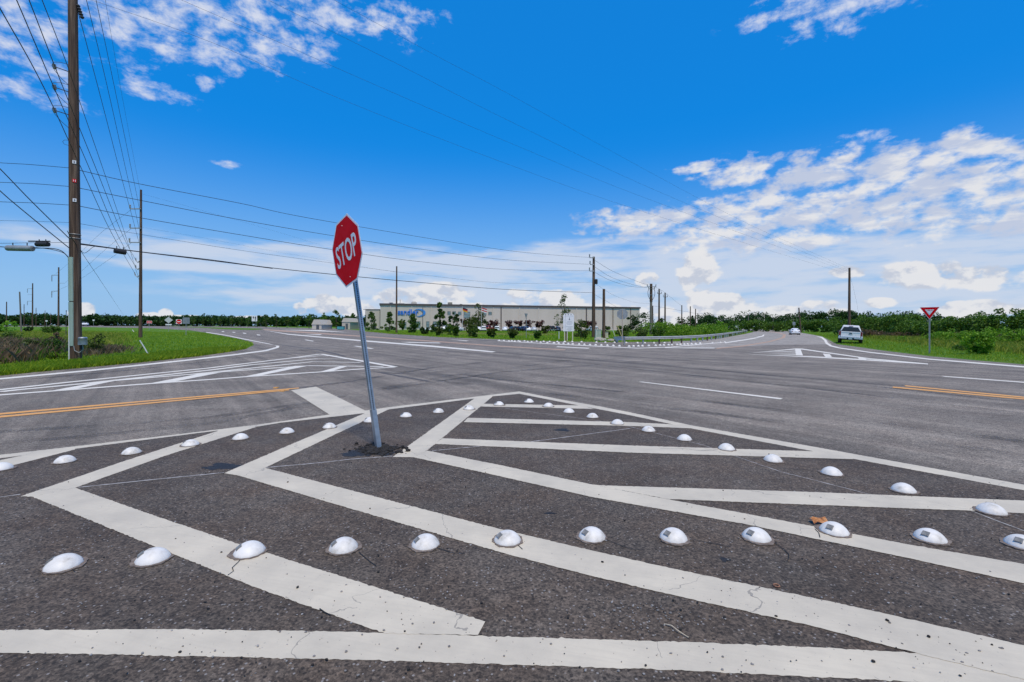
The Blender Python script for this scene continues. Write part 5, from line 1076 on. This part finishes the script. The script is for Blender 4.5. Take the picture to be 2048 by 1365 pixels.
# utility cabinets and marker posts
M_cab = nmat('pale green cabinet', [(.36, .42, .36), (.46, .52, .45)], 3, 5, .5); M_cab2 = nmat('beige cabinet', [(.46, .44, .33), (.56, .53, .42)], 3, 5, .5)
def cabinet(label, u0, u1, vt, vb, mat):
    b_ = G((u0 + u1) / 2, vb); Y = b_.y; t_ = thing('utility_cabinet', label, 'utility cabinet', b_); w_, h_ = (u1 - u0) * Y / F, P(u0, vt, Y).z
    MB().box((0, 0, .06), (w_ + .1, .7, .12)).build('plinth', M_wall2, t_); MB().box((0, 0, h_ / 2 + .05), (w_, .55, h_ - .14)).build('body', mat, t_); MB().box((0, 0, h_), (w_ + .08, .64, .05)).build('lid', mat, t_)
    for x in (-.24, .24): MB().box((w_ * x, -.284, h_ / 2), (w_ * .43, .018, h_ * .74)).build('door', mat, t_)
cabinet('pale green utility cabinet between the two wooden poles', 1190.5, 1201.5, 659.5, 678, M_cab); cabinet('small beige utility cabinet right of the slim wooden pole', 1209.5, 1215.5, 664.5, 677, M_cab2)
def stake(label, u0, v0, u1, v1, mat, r=.04, Yo=0, cap_=None, name='marker_post'):
    b_ = G(u1, v1); q = P(u0, v0, b_.y) - b_; t_ = thing(name, label, 'marker post', b_); MB().tube([(0, 0, -.05), q * .5, q], [r, r, r * .9], 8).build('post', mat, t_)
    MB().tube([q * .97, q * 1.02], [r * 1.35, r * 1.2], 8).build('cap', cap_ or mat, t_)
M_guy = nmat('yellow guy guard', [(.55, .42, .12), (.66, .54, .22)], 3, 4, .5); M_stk = nmat('white plastic marker', [(.62, .62, .54), (.74, .74, .68)], 3, 4, .5)
M_or = bsdf('orange cap', (.62, .13, .05), .5)[0]
stake('slim white post with an orange top beside the pale green cabinet', 1192.5, 658, 1191.5, 678.5, M_stk, .055, cap_=M_or)
stake('yellowish slanting guy guard against the tall dark pole', 1179, 641, 1176.5, 660.5, M_guy, .05); stake('white slanting guy guard behind the guardrail end', 1223.5, 656, 1231.5, 676, M_stk, .045)
stake('yellow slanting guy guard behind the octagonal sign', 1235, 652, 1244.5, 676.5, M_guy, .05); stake('short pale marker post left of the notice board', 1118, 664, 1118, 679.5, M_stk, .05)
stake('long white slanting guy guard at the foot of the slim pole in the grass', 280, 682, 297, 709, M_stk, .032); stake('small white marker in the grass left of the slim pole', 264.5, 660, 268.5, 664.8, M_stk, .06)
stake('short white post beside the white sedan', 1606.5, 655.5, 1609, 664, M_stk, .10)
stake('thin dark stake in the meadow left of the thick pole', 132.5, 622, 132, 676, M_trim, .035)
for i, (u, v, s_) in enumerate(((1196, 683, .38), (1203, 683.5, .34), (1207.5, 682.5, .28), (1219, 683, .24), (1224.5, 684, .26))):
    bm = bmesh.new(); bmesh.ops.create_icosphere(bm, subdivisions=2, radius=1); rr = random.Random(i)
    for vv in bm.verts: k = s_ * (1 + .22 * math.sin(vv.co.x * 3 + i) * math.cos(vv.co.y * 4 + i)); vv.co = Vector((vv.co.x * k * 1.2, vv.co.y * k, max(-.1, vv.co.z * k * .75 + s_ * .45)))
    me = bpy.data.meshes.new('boulder'); bm.to_mesh(me); bm.free()
    tag(obj('boulder', me, nmat('pale rock', [(.30, .28, .22), (.48, .45, .37)], 4, 5, .9, .3), None, G(u, v)), '%s of the pale rocks at the grass edge below the cabinets' % ordl(i), 'rock', 'pale rocks by the cabinets')
# white box by the bend
b_ = G(1474, 662.4); t = thing('sign_board', 'white boxy sign at the bend of the side road', 'sign', b_, face_cam(b_, 10)); s_ = b_.y / F
MB().box((0, 0, 7 * s_), (6.4 * s_, .3, 8.4 * s_)).build('board', M_signwhite, t); MB().box((.4 * s_, 0, 11.3 * s_), (8.4 * s_, .5, .5 * s_)).build('cap', M_signwhite, t)
for x in (-2.4, 2.4): MB().box((x * s_, .02, 1.4 * s_), (.14, .14, 3.2 * s_)).build('post', M_galvd, t)
panel_sign('road_sign', 'small grey sign just above the white sedan', 1588, 667, 644.5, 5, 6, Y=118, mat=M_alum)

# ================================================================== VEHICLES  (local: +Y forward, rear at -Y)
def loft(sections):
    """each section: (y, half width, z bottom, z belt, half width of roof, z roof)"""
    mb = MB(); vs = []; m_ = 0
    for (y, hw_, zb2, zbelt, rw, zr) in sections:
        half = [(hw_ * .90, zb2), (hw_ * .985, zb2 + .10), (hw_, zb2 + (zbelt - zb2) * .55), (hw_ * .965, zbelt - .03), (hw_ * .93, zbelt), (rw, zr - .05), (rw * .88, zr - .012), (0, zr)]
        ring = [(x, y, z) for x, z in half] + [(-x, y, z) for x, z in half[-2::-1]]; m_ = len(ring); vs += ring
    fs = [(i * m_ + k, i * m_ + k + 1, (i + 1) * m_ + k + 1, (i + 1) * m_ + k) for i in range(len(sections) - 1) for k in range(m_ - 1)]
    fs += [(i * m_, (i + 1) * m_, (i + 1) * m_ + m_ - 1, i * m_ + m_ - 1) for i in range(len(sections) - 1)]
    fs += [tuple(range(m_)), tuple(range((len(sections) - 1) * m_, len(sections) * m_))]
    return mb.add(vs, fs)
def patch(mb, a, b, c_, d, off, shr=.08):
    q = [Vector(p) for p in (a, b, c_, d)]; c0 = sum(q, Vector()) / 4; n_ = (q[1] - q[0]).cross(q[3] - q[0]).normalized()
    if n_.dot(Vector(off)) < 0: n_ = -n_
    q = [p.lerp(c0, shr) for p in q]; return mb.prism([p + n_ * .008 for p in q], n_ * .006)
def wheel(parent, x, y, r=.33, wd=.22):
    n = 20; mb = MB(); pr = [(.62, -.5), (.94, -.5), (1, -.36), (1, .36), (.94, .5), (.62, .5)]; vs = [(x + wd * w_, y + r * q * math.cos(2 * math.pi * k / n), r + r * q * math.sin(2 * math.pi * k / n)) for q, w_ in pr for k in range(n)]
    mb.add(vs, [(i * n + k, i * n + (k + 1) % n, (i + 1) * n + (k + 1) % n, (i + 1) * n + k) for i in range(5) for k in range(n)]); wh = mb.build('wheel', M_tyre, parent, smooth=40)
    s_ = 1 if x > 0 else -1; MB().tube([(x + s_ * wd * .30, y, r), (x + s_ * wd * .42, y, r)], [r * .64, r * .60], 16).build('rim', M_rim, wh)
def car(name, label, kind, paint_, loc_, rz, group=None, roll=0.0):
    t_ = thing(name, label, {'sedan': 'car', 'suv': 'car', 'pickup': 'pickup truck'}[kind], loc_, rz, group); t_.rotation_euler = (0, roll, rz)
    if kind == 'sedan':
        S = [(-2.32, .78, .42, .78, .66, .84), (-2.22, .86, .30, .92, .74, .99), (-1.75, .90, .24, .95, .74, 1.03), (-1.05, .91, .22, .94, .58, 1.40), (-.4, .91, .22, .93, .60, 1.45), (.35, .91, .22, .92, .59, 1.42), (1.05, .90, .22, .90, .72, .99), (1.9, .88, .24, .80, .70, .88), (2.30, .72, .36, .66, .55, .72)]; glass_y = (-1.75, -1.05, .35, 1.05); wb, r = (-1.38, 1.38), .33
    elif kind == 'suv':
        S = [(-2.28, .82, .46, .98, .60, 1.52), (-2.20, .90, .34, 1.02, .64, 1.62), (-1.6, .94, .28, 1.03, .66, 1.68), (-.5, .95, .28, 1.02, .66, 1.71), (.35, .95, .28, 1.01, .64, 1.66), (1.05, .94, .28, 1.0, .76, 1.12), (1.95, .92, .30, .94, .74, 1.02), (2.30, .78, .42, .80, .6, .86)]; glass_y = (-2.20, -1.6, .35, 1.05); wb, r = (-1.4, 1.42), .37
    else:
        S = [(-.75, .98, .50, 1.20, .66, 1.74), (-.68, 1.0, .45, 1.22, .70, 1.86), (.2, 1.0, .42, 1.22, .72, 1.90), (1.0, 1.0, .42, 1.2, .70, 1.85), (1.65, .99, .42, 1.18, .86, 1.30), (2.6, .98, .44, 1.12, .84, 1.22), (2.95, .90, .50, 1.0, .7, 1.05)]; glass_y = (-.75, -.68, 1.0, 1.65); wb, r = (-1.85, 1.85), .41
    body = loft(S).build('body', paint_, t_, smooth=35)
    def sec(y): return next(s_ for s_ in S if s_[0] == y)
    g = MB()
    if kind == 'sedan':
        a, b = sec(-1.75), sec(-1.05); patch(g, (-a[4], a[0], a[5] - .02), (a[4], a[0], a[5] - .02), (b[4] * .95, b[0], b[5] - .03), (-b[4] * .95, b[0], b[5] - .03), (0, -1, .5), .10)
    elif kind == 'suv': patch(g, (-.80, -2.29, 1.06), (.80, -2.29, 1.06), (.62, -2.255, 1.50), (-.62, -2.255, 1.50), (0, -1, 0), .06)
    else: patch(g, (-.86, -.76, 1.26), (.86, -.76, 1.26), (.64, -.755, 1.70), (-.64, -.755, 1.70), (0, -1, 0), .04)
    g.build('rear_window', M_glass, t_)
    a, b = sec(glass_y[2]), sec(glass_y[3]); patch(g2 := MB(), (-a[4], a[0], a[5] - .03), (a[4], a[0], a[5] - .03), (b[4], b[0], b[5]), (-b[4], b[0], b[5]), (0, 1, .5), .08); g2.build('windscreen', M_glass, t_)
    idx = [i for i, s_ in enumerate(S) if glass_y[1] <= s_[0] <= glass_y[2]]
    for sd in (-1, 1):
        for i in idx[:-1]:
            a, b = S[i], S[i + 1]; g3 = MB(); patch(g3, (sd * a[1] * .93, a[0], a[3]), (sd * b[1] * .93, b[0], b[3]), (sd * b[4], b[0], b[5] - .05), (sd * a[4], a[0], a[5] - .05), (sd, 0, 0), .10); g3.build('side_window', M_glass, t_)
        for y in wb: wheel(t_, sd * (S[2][1] - .10), y, r, .24 if kind != 'pickup' else .28)
        yb = {'sedan': -2.31, 'suv': -2.27, 'pickup': -2.96}[kind]; zt_ = {'sedan': .78, 'suv': .98, 'pickup': 1.02}[kind]; hh_ = {'sedan': .16, 'suv': .34, 'pickup': .40}[kind]; xx = {'sedan': .66, 'suv': .76, 'pickup': .90}[kind]
        MB().box((sd * xx, yb, zt_), (.24 if kind == 'sedan' else .15, .06, hh_)).build('tail_light', M_tail, t_)
        MB().box((sd * (S[2][1] + .10), .75 if kind != 'pickup' else 1.05, 1.02 if kind == 'sedan' else 1.2), (.2, .10, .16 if kind != 'pickup' else .26)).build('mirror', paint_ if kind != 'pickup' else M_dark, t_)
        yf = S[-1][0] - .12; MB().box((sd * S[-1][1] * .78, yf, S[-1][3] - .02), (.26, .12, .14)).build('headlight', M_plate, t_)
    if kind == 'pickup':
        bed = MB()
        for sd in (-1, 1):
            bed.prism([(sd * 1.0, -2.93, .62), (sd * 1.0, -2.42, .56), (sd * 1.0, -2.30, .86), (sd * 1.0, -1.85, .98), (sd * 1.0, -1.40, .86), (sd * 1.0, -1.28, .56), (sd * 1.0, -.77, .54), (sd * .99, -.77, 1.24), (sd * .99, -2.93, 1.24)], (-sd * .12, 0, 0))
        bed.box((0, -1.85, .78), (1.72, 2.1, .08)); bed.build('bed', paint_, t_)
        MB().box((0, -1.85, 1.262), (1.98, 2.16, .03)).build('bed_cover', M_dark, t_)
        tg = MB().box((0, -2.94, .95), (1.62, .07, .56)).box((0, -2.985, 1.16), (1.56, .03, .05)).box((0, -2.98, .74), (1.50, .02, .04)).build('tailgate', paint_, t_)
        MB().box((0, -2.995, 1.08), (.24, .03, .085)).build('handle', M_dark, tg)
        MB().box((0, -2.985, .93), (.34, .012, .05)).build('emblem', M_galvd, tg)
        bp = MB(); bp.box((-.66, -3.0, .58), (.72, .16, .17)); bp.box((.66, -3.0, .58), (.72, .16, .17)); bp.box((0, -2.99, .64), (.6, .14, .06)); bp.build('bumper', M_chrome, t_)
        MB().box((0, -2.93, .53), (1.7, .08, .16)).box((0, -1.0, .44), (1.0, 4.0, .14)).tube([(-.9, -1.85, .41), (.9, -1.85, .41)], .07, 8).build('chassis', M_dark, t_)
        MB().box((0, -3.02, .53), (.32, .015, .16)).build('licence_plate', M_plate, t_)
        MB().box((0, -.79, 1.80), (.36, .05, .05)).build('brake_light', M_tail, t_)
    else:
        yb = S[0][0]
        MB().box((0, yb - .01, S[0][2] + .08), (S[0][1] * 1.9, .14, .20)).build('bumper', paint_, t_)
        MB().box((0, yb - .015, S[0][2] + .30), (.34, .02, .15)).build('licence_plate', M_plate, t_)
        MB().box((0, .0, .20), (1.3, 3.6, .10)).build('underbody', M_dark, t_)
    return t_
b_ = GY(1700, 48.5); car('pickup_truck', 'white pickup parked on the grass on the right seen from behind', 'pickup', M_cw, b_ + Vector((b_.x, b_.y, 0)).normalized() * 2.9, math.atan2(-b_.x, b_.y) , roll=R(3.2))
b_ = GY(1589, 106); car('sedan', 'white sedan driving away along the side road', 'sedan', M_cw, b_, math.atan2(-b_.x, b_.y) + R(6))
protos = {}
lot = [('suv', M_cw, 864, 90, 'white car half hidden behind the tall glossy evergreen'), ('suv', M_cw, 891, 90, 'white estate car parked side on left of the spiky shrubs'), ('sedan', M_cs, 914, 80, 'pale car behind the pair of spiky shrubs'), ('sedan', M_cw, 957, 10, 'white car left of the red pickup'), ('suv', M_cw, 966.5, 5, 'white van like car touching the red pickup'),
       ('pickup', M_cr, 976, 60, 'red pickup in the car park'), ('suv', M_cw, 994, 0, 'white car with dark rear window right of the red pickup'), ('sedan', M_cw, 1010, 0, 'low white sedan right of the white car with dark rear window'), ('suv', M_ck, 1026, 20, 'dark car behind the middle spiky shrub'),
       ('sedan', M_ck, 1036, 50, 'black and white looking dark sedan left of the blue car'), ('suv', M_cb, 1047, 30, 'dark blue car left of the thin sign post'), ('sedan', M_cw, 1056.5, 5, 'white sedan just right of the thin sign post'), ('sedan', M_cs, 1068, 0, 'silver sedan under the rightmost purple red tree'),
       ('pickup', M_ck, 1104, 10, 'black pickup left of the notice board'), ('suv', M_cb, 1116, 0, 'blue car directly left of the notice board'), ('suv', M_cw, 1184, 40, 'white car behind the foot of the tall dark pole')]
sheet('bare_soil', M_soil, [(872, 666), (930, 664.8), (1000, 666.6), (1060, 666), (1115, 667.5), (1112, 671), (1040, 672), (960, 669.5), (900, 670.5)], .03)
pv = sheet('car_park', M_side, [(855, 661.3), (1130, 661.6), (1250, 661), (1250, 658.4), (855, 657.4)], .012)
for kind, pt, u, rz, lab in lot:
    p = GY(u, 158); key = (kind, pt.name)
    if key not in protos: protos[key] = car('parked_car', lab, kind, pt, p, face_cam(p) + R(rz), 'cars in the factory car park')
    else: dup(protos[key], p, face_cam(p) + R(rz), lab)
# tank truck far away on the left road
p = GY(169, 520); t = thing('tank_truck', 'tiny white tank truck far away on the left road', 'truck', p, R(90))
MB().tube([(0, -4, 2.3), (0, -3.8, 2.3), (0, 2.6, 2.3), (0, 2.8, 2.3)], [.8, 1.25, 1.25, .8], 14).build('tank', M_cw, t, smooth=40)
MB().box((0, -.4, 1.0), (1.2, 7.6, .3)).build('chassis', M_dark, t); MB().box((0, 4.2, 1.9), (2.3, 1.7, 2.3)).build('cab', M_ck, t)
for y in (-3, -1.8, 1.9, 4.2):
    for x in (-1.0, 1.0): wheel(t, x, y, .5, .3)
